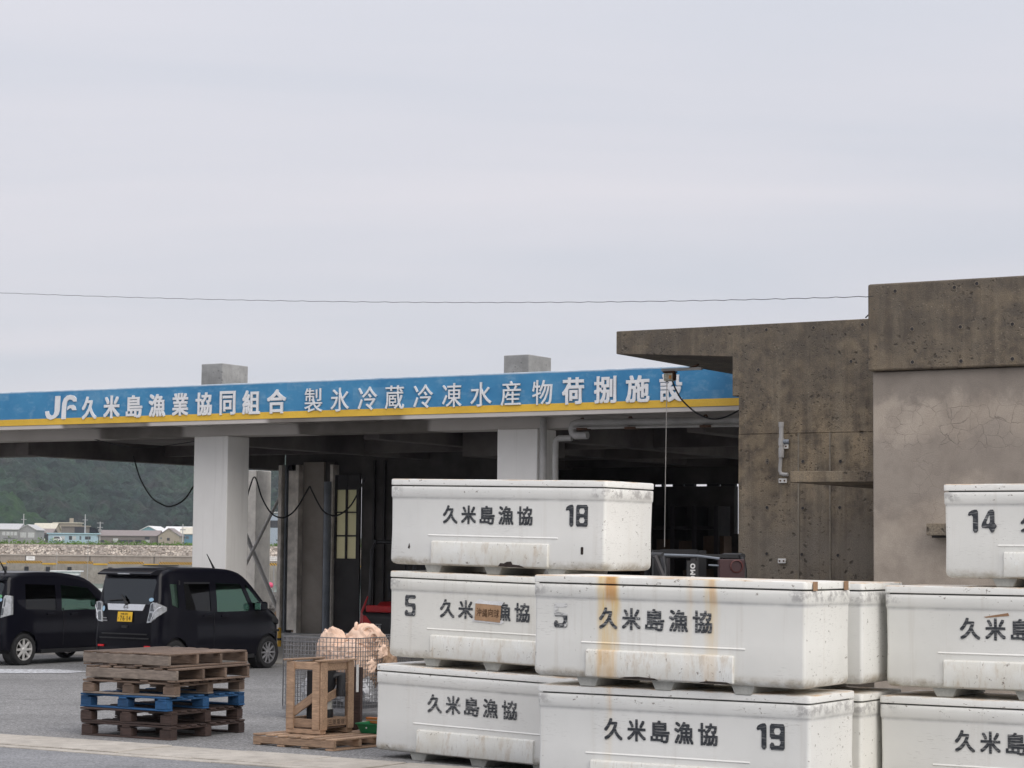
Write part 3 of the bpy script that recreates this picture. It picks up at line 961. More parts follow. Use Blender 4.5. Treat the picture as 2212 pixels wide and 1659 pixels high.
door = MB().box(ux[0], ux[5], SV, SV + .05, zx[0], zx[1]).build('door', M_DDOOR, hall)
for a in (0, 2, 4):
    MB().box(ux[a], ux[a + 1], SV - .01, SV + .05, zx[1], zx[7]).build('stile', M_DDOOR, door)
for a in (2, 4, 6):
    for c in (1, 3):
        MB().box(ux[c], ux[c + 1], SV + .002, SV + .045, zx[a], zx[a + 1]).build('rail', M_DDOOR, door)
for a in (1, 3, 5):
    for c in (1, 3):
        MB().box(ux[c] - .004, ux[c + 1] + .004, SV + .018, SV + .024, zx[a] - .004, zx[a + 1] + .004).build('pane', M_PANE, door)
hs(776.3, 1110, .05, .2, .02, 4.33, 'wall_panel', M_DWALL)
hs(804, 808, -.02, .04, .02, 3.8, 'batten', M_DDOOR)
hs(826, 830, -.02, .04, .02, 3.8, 'batten', M_DDOOR)
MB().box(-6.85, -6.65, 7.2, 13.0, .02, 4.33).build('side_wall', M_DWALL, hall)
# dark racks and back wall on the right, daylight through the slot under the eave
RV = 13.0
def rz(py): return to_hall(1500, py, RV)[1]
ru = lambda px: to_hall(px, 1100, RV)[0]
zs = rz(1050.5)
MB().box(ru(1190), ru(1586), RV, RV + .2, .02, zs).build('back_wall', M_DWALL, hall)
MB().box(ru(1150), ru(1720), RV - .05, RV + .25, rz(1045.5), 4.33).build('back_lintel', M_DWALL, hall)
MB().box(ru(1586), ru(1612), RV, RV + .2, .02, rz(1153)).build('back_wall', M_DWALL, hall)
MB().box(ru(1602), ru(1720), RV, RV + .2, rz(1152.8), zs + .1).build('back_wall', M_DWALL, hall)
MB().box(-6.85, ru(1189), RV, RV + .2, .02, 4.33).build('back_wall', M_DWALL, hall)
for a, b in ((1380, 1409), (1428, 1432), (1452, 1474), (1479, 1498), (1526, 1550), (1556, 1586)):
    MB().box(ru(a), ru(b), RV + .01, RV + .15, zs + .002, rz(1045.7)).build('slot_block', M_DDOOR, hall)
M_RACK = plain('dark_rack_wood', (.10, .062, .038), .85, 0, .3, 3.)
rk = thing('storage_rack', 'dark wooden shelving against the back wall deep inside the hall', 'shelf', HALL + U * ru(1400) + V * (RV - .9), -TH)
rw = ru(1585) - ru(1400)
for i in range(5):
    MB().box(rw * i / 4 - .05, rw * i / 4 + .05, 0, .6, 0, 2.95).build('upright', M_DDOOR, rk)
for zz in (.5, 1.15, 1.8, 2.45):
    MB().box(-.05, rw + .05, .02, .58, zz, zz + .06).build('shelf', M_DDOOR, rk)
rnd = random.Random(5)
for i in range(4):
    for zz in (.56, 1.21, 1.86):
        w = rnd.uniform(.3, .5)
        x0 = rw * i / 4 + .1 + rnd.uniform(0, .15)
        bx = MB().box(0, w, 0, .4, 0, rnd.uniform(.34, .5)).build('stored_box', M_RACK, bevel=.01, loc=HALL + U * (ru(1400) + x0) + V * (RV - .82) + Vector((0, 0, zz + .002)), rot=(0, 0, -TH))
        tag(bx, 'brown box on the %s shelf deep in the hall, %s bay' % ({.56: 'lowest', 1.21: 'second', 1.86: 'third'}[zz], ('leftmost', 'second', 'third', 'rightmost')[i]), 'box', 'boxes on the dark shelving')
# steel bracing on the harbour side
a, b = at_depth(528, 1148, 47.5), at_depth(612, 1345, 47.5)
c, d = at_depth(612, 1059, 47.2), at_depth(524, 1233, 47.2)
inv = (Matrix.Translation(HALL) @ RZ(-TH)).inverted()
for p, q, r_ in ((a, b, .048), (c, d, .035)):
    MB().tube([inv @ p, inv @ q], r_, 8).build('brace', M_PVC, hall, smooth=60)
# drain pipes at the second column and along the eave
def hpt(px, py, v):
    u, z = to_hall(px, py, v); return (u, v, z)
p0 = hpt(1173, 1000, -.07)
MB().tube([(p0[0], -.07, .02), (p0[0], -.07, 4.10)], .058, 12).build('drain_pipe', M_PVC, hall, smooth=60)
p1 = hpt(1200, 960, -.10)
pz = hpt(1200, 947, -.10)[2]
MB().tube([(p1[0], -.10, .02), (p1[0], -.10, pz - .06), (p1[0] + .02, -.10, pz - .02), (p1[0] + .06, -.10, pz), (p1[0] + .30, -.10, pz)], .05, 12).build('drain_pipe', M_PVC, hall, smooth=60)
e0 = hpt(1236, 941, -.25); e1 = hpt(1236, 914, -.25); e2 = hpt(1640, 903, -.25)
MB().tube([(e0[0] + .28, -.25, e0[2]), (e0[0] + .06, -.25, e0[2]), (e0[0] + .01, -.25, e0[2] + .04), (e0[0], -.25, e0[2] + .1), (e1[0], -.25, e1[2] - .08), (e1[0] + .02, -.25, e1[2] - .02), (e1[0] + .08, -.25, e1[2]), (e2[0], -.25, e1[2] - .02)], .062, 12).build('eave_pipe', M_PVC, hall, smooth=60)
MB().tube([(e0[0] + .05, -.33, e1[2] - .085), (e2[0], -.33, e1[2] - .11)], .018, 6).build('conduit', M_PVC, hall)
for px in (1258, 1362, 1524):
    q = hpt(px, 905, -.25)
    MB().tube([(q[0] + .05 * math.cos(k), -.25 - .07 * math.cos(k) * .2 - .0, e1[2] - .01 + .085 * math.sin(k)) for k in np.linspace(-.4, 4.2, 9)], .016, 6).build('pipe_clamp', M_RUST, hall)
    MB().box(q[0] - .05, q[0] + .14, -.36, -.22, e1[2] - .12, e1[2] - .085).build('pipe_bracket', M_RUST, hall)
MB().tube([(p0[0] - .09, -.012, 2.5), (p0[0] - .09, -.012, 3.0)], .012, 6).build('rust_clamp', M_RUST, hall)

# raised sign characters
FV = -.9
def sign_box(crop, x0, x1, y0, y1):
    ox, oy = {1: (0, 1350), 2: (1100, 1300), 3: (2100, 1100)}[crop]
    k = .5425
    f = lambda x, y: to_hall((ox + k * x) / 1.8227, (oy + k * y) / 1.8227, FV)
    a, b = f(x0, (y0 + y1) / 2), f(x1, (y0 + y1) / 2)
    return a[0], b[0], f((x0 + x1) / 2, y1)[1], f((x0 + x1) / 2, y0)[1]
SIGN = [('久', 1, 600, 705, 390, 555, 1), ('米', 1, 757, 872, 383, 548, 1), ('島', 1, 920, 1035, 380, 543, 1), ('漁', 1, 1085, 1203, 372, 537, 1),
        ('業', 1, 1255, 1370, 365, 530, 1), ('協', 1, 1425, 1540, 360, 527, 1), ('同', 1, 1600, 1712, 350, 523, 1), ('組', 1, 1765, 1890, 345, 518, 1),
        ('合', 1, 1943, 2080, 338, 513, 1), ('製', 2, 188, 315, 422, 595, 0), ('氷', 2, 378, 508, 418, 590, 0), ('冷', 2, 575, 712, 410, 582, 0),
        ('蔵', 2, 773, 908, 402, 573, 0), ('冷', 2, 978, 1117, 395, 567, 0), ('凍', 2, 1187, 1325, 385, 560, 0), ('水', 2, 1392, 1543, 378, 555, 0),
        ('産', 2, 1612, 1757, 370, 548, 0), ('物', 2, 1840, 1983, 362, 542, 0), ('荷', 3, 213, 370, 712, 908, 1), ('捌', 3, 445, 605, 702, 900, 1),
        ('施', 3, 675, 845, 697, 893, 1), ('設', 3, 920, 1085, 685, 888, 1)]
for ch, crop, x0, x1, y0, y1, bold in SIGN:
    u0, u1, z0, z1 = sign_box(crop, x0, x1, y0, y1)
    me = glyph(ch, u1 - u0, z1 - z0, .026 if bold else .004, .02)
    ob('sign_character', me, M_LETTER, hall, loc=(u0, FV - .004, z0))
J = [(405, 385), (440, 385), (438, 490), (430, 522), (408, 545), (375, 557), (348, 545), (337, 522), (333, 495), (358, 492), (364, 515), (380, 528), (395, 520), (402, 498)]
F1 = [(452, 555), (482, 555), (485, 455), (491, 428), (506, 414), (524, 416), (538, 430), (557, 430), (556, 405), (540, 388), (515, 380), (490, 385), (468, 405), (456, 440)]
F2 = [(493, 492), (496, 465), (510, 455), (535, 453), (550, 465), (557, 492), (530, 492), (524, 480), (512, 476)]
u0, u1, z0, z1 = sign_box(1, 330, 557, 380, 558)
em_root = bpy.data.objects.new('sign_emblem', None); COL.objects.link(em_root); em_root.parent = hall; em_root.location = (u0, FV - .004, z0)
kx, kz = (u1 - u0) / 227, (z1 - z0) / 178
for P in (J, F1, F2):
    MB().prism([((x - 330) * kx, (558 - y) * kz) for x, y in P], -.016, 0).build('emblem_stroke', M_LETTER, em_root)

# festoon cables hanging in the hall
def cable(name, label, pts, depth, r=.016, n=6):
    P = [at_depth(x, y, depth) for x, y in pts]
    # smooth the surveyed points
    Q = []
    for i in range(len(P) - 1):
        p0, p1, p2, p3 = P[max(i - 1, 0)], P[i], P[i + 1], P[min(i + 2, len(P) - 1)]
        for k in range(6):
            t = k / 6
            Q.append(.5 * ((2 * p1) + (-p0 + p2) * t + (2 * p0 - 5 * p1 + 4 * p2 - p3) * t * t + (-p0 + 3 * p1 - 3 * p2 + p3) * t ** 3))
    Q.append(P[-1])
    o = MB().tube(Q, r, n).build(name, M_CABLE, smooth=60)
    return tag(o, label, 'cable')
cable('hanging_cable', 'black cable loop sagging left of the tall front column', [(288, 985), (291.7, 998), (303.6, 1035), (327, 1074), (351, 1090), (366, 1094), (387, 1087), (404.8, 1071), (425, 1036), (432, 1008)], 43.5)
cable('hanging_cable', 'black cable loop sagging between the cream column and the store wall', [(530, 1090), (540, 1052), (551, 1031), (566, 1075.5), (585.5, 1108), (606.7, 1118.4), (624.7, 1113), (642.7, 1095), (668.9, 1050)], 44.6)
cable('hanging_cable', 'black cable loop hanging in front of the six paned door', [(668.9, 1050), (683.7, 1080.4), (698.4, 1104), (714.8, 1113), (729.5, 1113), (744, 1105), (757.3, 1092), (769.6, 1072), (790, 1030)], 43.0)
cable('slack_cable', 'thin cable sagging under the front beam left of the first column', [(190, 940), (205, 949), (268, 964), (315.5, 966), (357, 963), (425, 953)], 40.2, .009)

# ------------------------------------------------------------------ weathered concrete building on the right
CB = Vector((2.925, 28.0, 0))
def to_cb(px, py, v=0.):
    p = on_plane(px, py, CB + V * v, V)
    return (p - CB).dot(U), p.z
t = NT('weathered_dark_concrete')
big = t.noise(.8, 6, .65, None, .4); mid = t.noise(4.5, 5, .65); fine = t.noise(80, 3, .65)
xo = t.xyz()
col = t.mix(t.ramp(big, [(.34, 0.), (.66, 1.)]), (.125, .098, .068), (.345, .27, .175))
col = t.mix(t.ramp(mid, [(.38, .8), (.56, 0.)]), col, (.07, .056, .044))
sv = t.noise(1.5, 5, .65, t.mapv((4, 4, .3)))
col = t.mix(t.ramp(sv, [(.47, 0.), (.68, .6)]), col, (.34, .285, .205))
gz_ = t.math('MULTIPLY', t.band(xo[2], -1., 2.55, .6), t.ramp(t.noise(1.3, 5, .6), [(.35, .25), (.6, .85)]))
col = t.mix(gz_, col, (.235, .205, .165))
up_ = t.math('MULTIPLY', t.band(xo[2], 3.9, 6., .5), t.ramp(t.noise(2.2, 5, .7), [(.3, .2), (.62, .8)]))
col = t.mix(up_, col, (.10, .088, .075))
dr = t.math('MULTIPLY', t.ramp(t.noise(1.3, 5, .6, t.mapv((7, 7, .22))), [(.50, 0.), (.66, .55)]), t.ramp(t.noise(.8, 3, .5), [(.4, .3), (.6, 1.)]))
col = t.mix(dr, col, (.085, .07, .055))
wv = t.n.new('ShaderNodeVectorMath'); wv.operation = 'ADD'
nz_ = t.n.new('ShaderNodeTexNoise'); nz_.inputs['Scale'].default_value = 14; t.l.new(t.coord, nz_.inputs['Vector'])
sc2 = t.n.new('ShaderNodeVectorMath'); sc2.operation = 'SCALE'; sc2.inputs['Scale'].default_value = .07
t.l.new(nz_.outputs['Color'], sc2.inputs[0]); t.l.new(t.coord, wv.inputs[0]); t.l.new(sc2.outputs[0], wv.inputs[1])
v1 = t.voro(8, 'F1', wv.outputs[0]); v2 = t.voro(24, 'F1', wv.outputs[0])
p1 = t.math('MULTIPLY', t.ramp(v1, [(.11, 1.), (.22, 0.)]), t.ramp(t.noise(1.5, 4, .6), [(.47, 0.), (.58, 1.)]))
p2 = t.math('MULTIPLY', t.ramp(v2, [(.15, 1.), (.32, 0.)]), t.ramp(t.noise(2.2, 4, .65), [(.46, 0.), (.62, .9)]))
pp = t.math('MAXIMUM', p1, p2)
col = t.mix(t.math('MULTIPLY', pp, .6), col, (.022, .018, .014))
lt = t.math('MULTIPLY', t.ramp(t.voro(23, 'F1', t.mapv((1, 1, 1), (0, 0, 0), (3, 1, 7))), [(.08, 1.), (.22, 0.)]), t.ramp(t.noise(2.7, 3, .6), [(.48, 0.), (.6, .5)]))
col = t.mix(lt, col, (.40, .35, .27))
col = t.mix(t.ramp(fine, [(.38, .45), (.58, 0.)]), col, (.06, .05, .04))
t.bump(t.math('SUBTRACT', t.math('ADD', mid, t.math('MULTIPLY', fine, .5)), t.math('MULTIPLY', pp, 1.6)), .7, .014)
M_DARKC = t.done(col, .92)
t = NT('cracked_grey_render')
big = t.noise(.55, 6, .6, None, .8); mid = t.noise(4, 5, .6); fine = t.noise(90, 3, .6)
xo = t.xyz()
col = t.mix(t.ramp(big, [(.38, 0.), (.62, 1.)]), (.355, .30, .245), (.45, .39, .325))
# rain darkened tide mark and dirt under the parapet
zz = t.math('ADD', xo[2], t.math('MULTIPLY', t.math('SUBTRACT', t.noise(1.1, 5, .6), .5), 1.5))
col = t.mix(t.math('MULTIPLY', t.band(zz, 2.55, 3.28, .10), .45), col, (.215, .19, .168))
dz = t.math('ADD', xo[2], t.math('MULTIPLY', t.math('SUBTRACT', t.noise(3.2, 5, .7, t.mapv((1.4, 1, 1))), .5), .55))
col = t.mix(t.math('MULTIPLY', t.band(dz, 3.66, 5., .10), .6), col, (.17, .152, .135))
nz_ = t.n.new('ShaderNodeTexNoise'); nz_.inputs['Scale'].default_value = 5; nz_.inputs['Detail'].default_value = 4; t.l.new(t.coord, nz_.inputs['Vector'])
sc2 = t.n.new('ShaderNodeVectorMath'); sc2.operation = 'SCALE'; sc2.inputs['Scale'].default_value = .16
t.l.new(nz_.outputs['Color'], sc2.inputs[0])
wv = t.n.new('ShaderNodeVectorMath'); wv.operation = 'ADD'
t.l.new(t.coord, wv.inputs[0]); t.l.new(sc2.outputs[0], wv.inputs[1])
ce = t.voro(6.5, 'DISTANCE_TO_EDGE', wv.outputs[0]); ce2 = t.voro(10.5, 'DISTANCE_TO_EDGE', wv.outputs[0])
gate = t.ramp(t.noise(1.0, 3, .6), [(.62, 0.), (.7, .35)])
gate = t.math('MAXIMUM', gate, t.math('MULTIPLY', t.math('MULTIPLY', t.band(xo[0], 3.15, 4.7, .25), t.band(xo[2], 3.1, 3.62, .12)), t.ramp(t.noise(2.4, 3, .6), [(.36, 0.), (.5, .8)])))
ck = t.math('MULTIPLY', t.ramp(ce, [(.006, .9), (.03, 0.)]), gate)
ck2 = t.math('MULTIPLY', t.ramp(ce2, [(.006, .45), (.03, 0.)]), t.ramp(t.noise(2.1, 3, .6), [(.58, 0.), (.68, .8)]))
ck = t.math('MAXIMUM', ck, ck2)
col = t.mix(t.math('MULTIPLY', ck, .5), col, (.06, .05, .042))
col = t.mix(t.ramp(mid, [(.32, .35), (.55, 0.)]), col, (.17, .145, .125))
col = t.mix(t.ramp(fine, [(.4, .22), (.6, 0.)]), col, (.14, .12, .105))
t.bump(t.math('SUBTRACT', t.math('MULTIPLY', fine, .6), ck), .45, .01)
M_RENDER = t.done(col, .9)
M_SEAM = concrete('form_seam_concrete', (.22, .19, .145), (.30, .265, .21), .4, 12., .3, (.09, .08, .065))

cb = thing('concrete_building', 'old pitted brown concrete building with a flat canopy and a cracked grey wall', 'building', CB, -TH)
uA, uB, uC = to_cb(1725, 1000)[0], to_cb(1793, 1000)[0], 4.6
zS = to_cb(1740, 935)[1]
g = .012
for a, b in ((0, uA - g), (uA + g, uB - g), (uB + g, uC)):
    MB().box(a, b, 0, .25, -.1, zS - .006).build('wall_panel', M_DARKC, cb)
for a in (uA, uB):
    MB().box(a - g + .001, a + g - .001, -.008, .2, -.1, zS - .004).build('form_seam', M_SEAM, cb, bevel=.004)
MB().prism([(0, zS - .005), (0, 3.99), (-.09, 3.99), (-.09, 4.50), (-1.79, 4.60), (-1.79, 4.905), (uC, 4.915), (uC, zS - .005)], -.003, .25).build('wall_head', M_DARKC, cb, bevel=.012)
MB().prism([(-1.79, 4.602), (-.09, 4.502), (uC, 4.502), (uC, 4.913), (-1.79, 4.903)], .2505, 5.2).build('roof_slab', M_DARKC, cb)
MB().box(.6, uC + 5, .8, 5.0, -.1, 4.49).build('inner_block', M_DARKC, cb)
MB().box(2.956, 9.5, -2.9, .3, -.1, 3.985).build('rendered_wall', M_RENDER, cb, bevel=.02)
MB().box(2.93, 9.6, -2.975, .32, 3.99, 4.955).build('parapet', M_DARKC, cb, bevel=.025)
# concrete door canopy in the recess
MB().box(1.84, 2.950, -2.6, -.012, 2.78, 2.905).build('door_canopy', M_STUB if False else M_DARKC, cb, bevel=.008)
# tie holes of the formwork
hole = MB().lathe([(.019, -.002), (.019, .004), (.012, .006), (.0, .006)], 12, 'y').mesh('tie_hole', 60)
ring = MB().lathe([(.020, -.004), (.027, -.003), (.027, .002), (.020, .002)], 14, 'y', None, True).mesh('tie_ring', 60)
def tie(px, py, v):
    u, z = to_cb(px, py, v)
    o = ob('tie_hole', hole, M_DDOOR, cb, loc=(u, v - .003, z))
    ob('tie_ring', ring, M_DARKC, o)
cr4 = lambda x, y: ((2832 + .5425 * x) / 1.8227, (1000 + .5425 * y) / 1.8227)
cr6 = lambda x, y: ((2832 + .5425 * x) / 1.8227, (1700 + .5425 * y) / 1.8227)
for q in ((343, 550), (685, 535), (1040, 513), (957, 780), (285, 840)):
    tie(*cr4(*q), -.004)
for q in ((350, 220), (608, 215), (880, 215), (347, 550), (607, 555), (875, 550), (862, 897), (345, 885), (600, 890), (350, 1510 - 1300)):
    tie(*cr6(*q), -.001)
for q in ((1707, 243), (1400, 545), (1750, 530), (2128, 510), (1403, 785), (1755, 778), (2128, 762), (1277, 270), (1870, 215)):
    tie(*cr4(*q), -2.976)
# PVC standpipe with clips
def cpt(px, py, v=-.05):
    u, z = to_cb(px, py, v); return (u, v, z)
a, b = cpt(*cr4(450, 1220)), cpt(*cr4(440, 1600))
sp_ = MB()
sp_.tube([a, (a[0], a[1], a[2] - .36)], .030, 12)
sp_.tube([(a[0], a[1], a[2] - .36), (b[0], b[1], b[2] + .05), (b[0] + .015, b[1], b[2] + .01), (b[0] + .05, b[1], b[2]), (b[0] + .11, b[1], b[2] - .004)], .024, 12)
pipe = sp_.build('standpipe', M_PVC, cb, smooth=60)
for zz, r_, h_ in ((0, .036, .06), (-.20, .037, .10), (-.33, .036, .12)):
    MB().tube([(a[0], a[1], a[2] + zz), (a[0], a[1], a[2] + zz - h_)], r_, 12).build('coupling', M_PVC, pipe, smooth=60)
MB().tube([(a[0], a[1], a[2] - .25), (a[0] + .09, a[1] + .03, a[2] - .25)], .032, 12).build('tee_branch', M_STEELP, pipe, smooth=60)
M_CLIP = plain('white_clip', (.75, .74, .70), .5)
for q in ((477, 107), (466, 356), (460, 938)):
    u_, z_ = to_cb(*cr6(*q), 0.)
    c_ = MB().box(-.055, .055, -.03, -.0, -.03, .03).build('wall_clip', M_CLIP, cb, bevel=.008, loc=(u_, -.004, z_))
    for dx in (-.028, .028):
        MB().lathe([(.012, -.034), (.012, -.028)], 8, 'y').build('screw', M_RUST, c_, loc=(dx, 0, 0))
u_, z_ = to_cb(2016, 1145, -2.9)
MB().box(u_, u_ + .42, -3.12, -2.902, z_ - .06, z_ + .07).build('wall_bracket', M_DARKC, cb, bevel=.008)
MB().box(u_ + .04, u_ + .40, -3.06, -2.903, z_ - .085, z_ - .062).build('bracket_pad', M_DDOOR, cb)
# junction box on a rusty arm with pull cord
bp = at_depth(1447, 815, 29.0)
jb = thing('junction_box', 'rusty cream switch box with a long pull cord in front of the sign', 'switch box', bp, -TH)
jb.scale = (.78, .78, .78)
MB().box(-.09, .08, -.06, .06, -.065, .07).build('box', plain('dirty_cream_box', (.52, .50, .40), .7, 0, .35, 14.), jb, bevel=.01)
MB().box(.01, .06, -.064, -.058, -.03, .03).build('plug', plain('orange_plug', (.5, .22, .05), .7), jb)
MB().box(.082, .10, -.07, .05, -.05, .07).build('rust_plate', M_RUST, jb)
MB().box(-.14, .62, -.05, .0, .105, .15).build('arm', M_PVC, jb)
MB().box(-.10, .12, -.08, .05, .075, .10).build('rust_bracket', M_RUST, jb)
MB().tube([(.34, -.03, .12), (.56, -.03, .20)], .02, 6).build('brace', M_RUST, jb)
MB().lathe([(.018, -.008), (.028, 0), (.018, .008)], 12, 'y', None, True).build('pull_ring', M_STUB, jb, loc=(-.055, 0, -.09))
MB().tube([(-.055, 0, -.115), (-.075, 0, -1.5), (-.09, 0, -2.9)], .007, 5).build('pull_cord', plain('grey_cord', (.40, .38, .35), .8), jb)
cable('drooping_cable', 'black cable drooping from the switch box to the concrete wall', [(1452, 822), (1460, 842), (1474, 865), (1500, 889), (1520, 900), (1540, 905), (1560, 903), (1580, 895), (1600, 884)], 29.0, .011)
# overhead service wire across the sky
P = []
for i in range(121):
    f = i / 120
    px = -60 + (1887 + 60) * f
    py = 630 + (640 - 630) * f + 18.5 * 4 * f * (1 - f) * .98
    p = at_depth(px, py, 44 - 20.2 * f)
    P.append(p + Vector((0, .004 * math.sin(i * 2.3), .0055 * math.sin(i * 2.3 + 1))))
tag(MB().tube(P, .0042, 5).build('service_wire', M_CABLE), 'thin twisted wire strung across the sky to the concrete parapet', 'wire')
q0, q1 = at_depth(1870, 686, 24.2), at_depth(1889, 668, 23.9)
tag(MB().tube([q0, q1], .008, 5).build('wire_tail', M_CABLE), 'short wire end slanting up at the parapet corner', 'wire')

# ------------------------------------------------------------------ fibreglass fish crates
CL, CW, CH = 2.40, .88, .892
def crate_material(seed, streaks=(), dirt=1.):
    t = NT('crate_gelcoat')
    xo = t.xyz()
    off = (seed * 3.7, seed * 1.3, seed * 2.1)
    base = t.coord
    t_off = t.mapv((1, 1, 1), (0, 0, 0), off)
    big = t.noise(1.1, 5, .6, t_off)
    k_ = random.Random(seed).random()
    yl = (1, 1 - .012 * k_, 1 - .05 * k_)
    dirt *= .7 + .9 * k_
    col = t.mix(t.ramp(big, [(.3, 0.), (.7, 1.)]), tuple(p * q for p, q in zip((.71, .712, .685), yl)), tuple(p * q for p, q in zip((.80, .80, .77), yl)))
    # faint run marks
    t.coord = t_off
    rv = t.noise(2.2, 5, .65, t.mapv((5, 5, .25)))
    col = t.mix(t.ramp(rv, [(.56, 0.), (.8, .30 * dirt)]), col, (.46, .41, .33))
    # grime in the moulded step below the rim and along the bottom curve
    rim = t.math('MULTIPLY', t.band(xo[2], .695, .722, .012), t.ramp(t.noise(5, 4, .7), [(.3, .15), (.65, .6)]))
    col = t.mix(rim, col, (.40, .40, .40))
    low = t.math('MULTIPLY', t.band(xo[2], -.1, .14, .03), t.ramp(t.noise(4, 5, .75), [(.38, 0.), (.62, .75)]))
    col = t.mix(low, col, (.34, .29, .21))
    # knocked paint, mostly at the rim, the foot and the corners
    edge = t.math('MAXIMUM', t.band(xo[2], .735, .95, .05), t.band(xo[2], -.1, .16, .05))
    edge = t.math('MAXIMUM', edge, t.math('MAXIMUM', t.band(xo[0], -.1, .05, .05), t.band(xo[0], CL - .05, CL + .1, .05)))
    chip_n = t.noise(17, 6, .72, t.mapv((1, 1, 1.6)))
    thr = t.math('MULTIPLY_ADD', edge, -.095, .715)
    ch = t.n.new('ShaderNodeMapRange'); ch.interpolation_type = 'SMOOTHSTEP'
    t.l.new(chip_n, ch.inputs[0]); t.l.new(thr, ch.inputs[1]); t.l.new(t.math('ADD', thr, .03), ch.inputs[2])
    col = t.mix(t.math('MULTIPLY', ch.outputs[0], .8), col, (.16, .13, .10))
    # scrapes
    scn = t.noise(13, 3, .6, t.mapv((1, 1, 14), (0, .12, 0)))
    col = t.mix(t.math('MULTIPLY', t.ramp(scn, [(.62, 0.), (.66, .5)]), t.ramp(t.noise(2.1, 2, .5), [(.5, 0.), (.6, 1.)])), col, (.30, .28, .25))
    pr_ = t.ramp(t.voro(26, 'F1', t.mapv((1, 1, .6))), [(.05, .7), (.10, 0.)])
    col = t.mix(t.math('MULTIPLY', pr_, t.ramp(t.noise(3.3, 3, .6), [(.56, 0.), (.68, 1.)])), col, (.14, .10, .07))
    lidr = t.math('MULTIPLY', t.band(xo[2], .884, .90, .004), t.ramp(t.noise(3.1, 5, .7), [(.42, 0.), (.62, .75)]))
    col = t.mix(lidr, col, (.50, .31, .13))
    scuff = t.math('MULTIPLY', t.math('MULTIPLY', t.band(xo[2], .735, .82, .02), t.math('MAXIMUM', t.band(xo[0], -.1, .10, .08), t.band(xo[0], CL - .14, CL + .1, .08))), t.ramp(t.noise(11, 5, .7), [(.46, 0.), (.58, .7)]))
    col = t.mix(scuff, col, (.33, .32, .31))
    for (x0, x1, k) in streaks:
        wob = t.math('ADD', xo[0], t.math('MULTIPLY', t.math('SUBTRACT', t.noise(3, 3, .5, t.mapv((1, 1, .8))), .5), .10))
        m = t.math('MULTIPLY', t.band(wob, x0, x1, .035), t.ramp(t.noise(9, 5, .65, t.mapv((4.5, 1, .25))), [(.28, .2), (.68, 1.)]))
        fall = t.n.new('ShaderNodeMapRange'); t.l.new(xo[2], fall.inputs[0])
        fall.inputs[1].default_value = .10; fall.inputs[2].default_value = .86
        fall.inputs[3].default_value = .55; fall.inputs[4].default_value = 1.1
        front = t.math('LESS_THAN', xo[1], .06)
        m = t.math('MULTIPLY', t.math('MULTIPLY', m, fall.outputs[0]), front)
        col = t.mix(t.math('MULTIPLY', m, k), col, (.74, .50, .15))
        core = t.math('MULTIPLY', t.math('MULTIPLY', t.band(wob, x0 + .4 * (x1 - x0), x1 - .1 * (x1 - x0), .02), t.band(xo[2], .70, 1., .06)), front)
        col = t.mix(t.math('MULTIPLY', core, k * .7), col, (.56, .25, .05))
    t.bump(t.math('ADD', t.noise(2.2, 3, .5), t.math('MULTIPLY', chip_n, .15)), .22, .02)
    t.coord = base
    return t.done(col, t.ramp(big, [(.3, .50), (.7, .36)]), 0, .4)
def panel_material(seed, streaks=()):
    t = NT('crate_panel_grime')
    xo = t.xyz()
    off = t.mapv((1, 1, 1), (0, 0, 0), (seed * 5.1, 2, seed))
    t.coord = off
    n = t.noise(3, 6, .68)
    col = t.mix(t.ramp(n, [(.35, 0.), (.65, 1.)]), (.75, .755, .72), (.66, .64, .57))
    g = t.noise(5, 6, .72, t.mapv((2.4, 1, .7)))
    col = t.mix(t.ramp(g, [(.52, 0.), (.70, .55)]), col, (.42, .31, .19))
    c2 = t.noise(21, 5, .72)
    col = t.mix(t.ramp(c2, [(.635, 0.), (.67, .8)]), col, (.15, .11, .08))
    l = t.noise(16, 3, .6, t.mapv((9, 1, .5)))
    col = t.mix(t.ramp(l, [(.66, 0.), (.70, .5)]), col, (.20, .15, .11))
    for (x0, x1, k) in streaks:
        m = t.math('MULTIPLY', t.band(xo[0], x0, x1, .025), t.ramp(t.noise(9, 4, .6, t.mapv((4, 1, .3))), [(.25, .45), (.7, 1.)]))
        col = t.mix(t.math('MULTIPLY', m, k * .55), col, (.66, .40, .12))
    t.bump(t.math('ADD', n, c2), .25, .008)
    return t.done(col, .5, 0, .35)
def ink(wear, brush=.6, c=(.022, .026, .032), fade=None):
    t = NT('stencil_ink')
    n = t.noise(15, 6, .75)
    s = t.noise(20, 4, .65, t.mapv((.5, 1, 5)))
    m = t.math('MAXIMUM', t.ramp(n, [(.74 - min(wear, .42) * .42, 0.), (.80 - min(wear, .42) * .40, 1.)]), t.math('MULTIPLY', t.ramp(s, [(.50, 0.), (.68, 1.)]), brush))
    if fade:
        zo = t.xyz()[2]
        strip = t.ramp(t.noise(30, 3, .6, t.mapv((.35, 1, 2.5))), [(.5, .96), (.62, .35)])
        m = t.math('MAXIMUM', m, t.math('MULTIPLY', t.band(zo, fade, 1., .012), strip))
    return t.done(t.mix(m, c, (.66, .66, .64)), .6)
M_GAPDARK = plain('crate_gap_dark', (.03, .035, .035), .7)  # dark filler between body and lid, added to make the gap's shade line show
M_FOOTSHADE = plain('crate_runner_shade', (.50, .50, .46), .6, 0, .25, 4.)  # greyer than the body: shade under the crate put into the runner colour
def ring(inset, z, r=.030):
    return [(x, y, z) for x, y in rrect(inset, CL - inset, inset, CW - inset, max(.012, r - inset * .5), 5)]
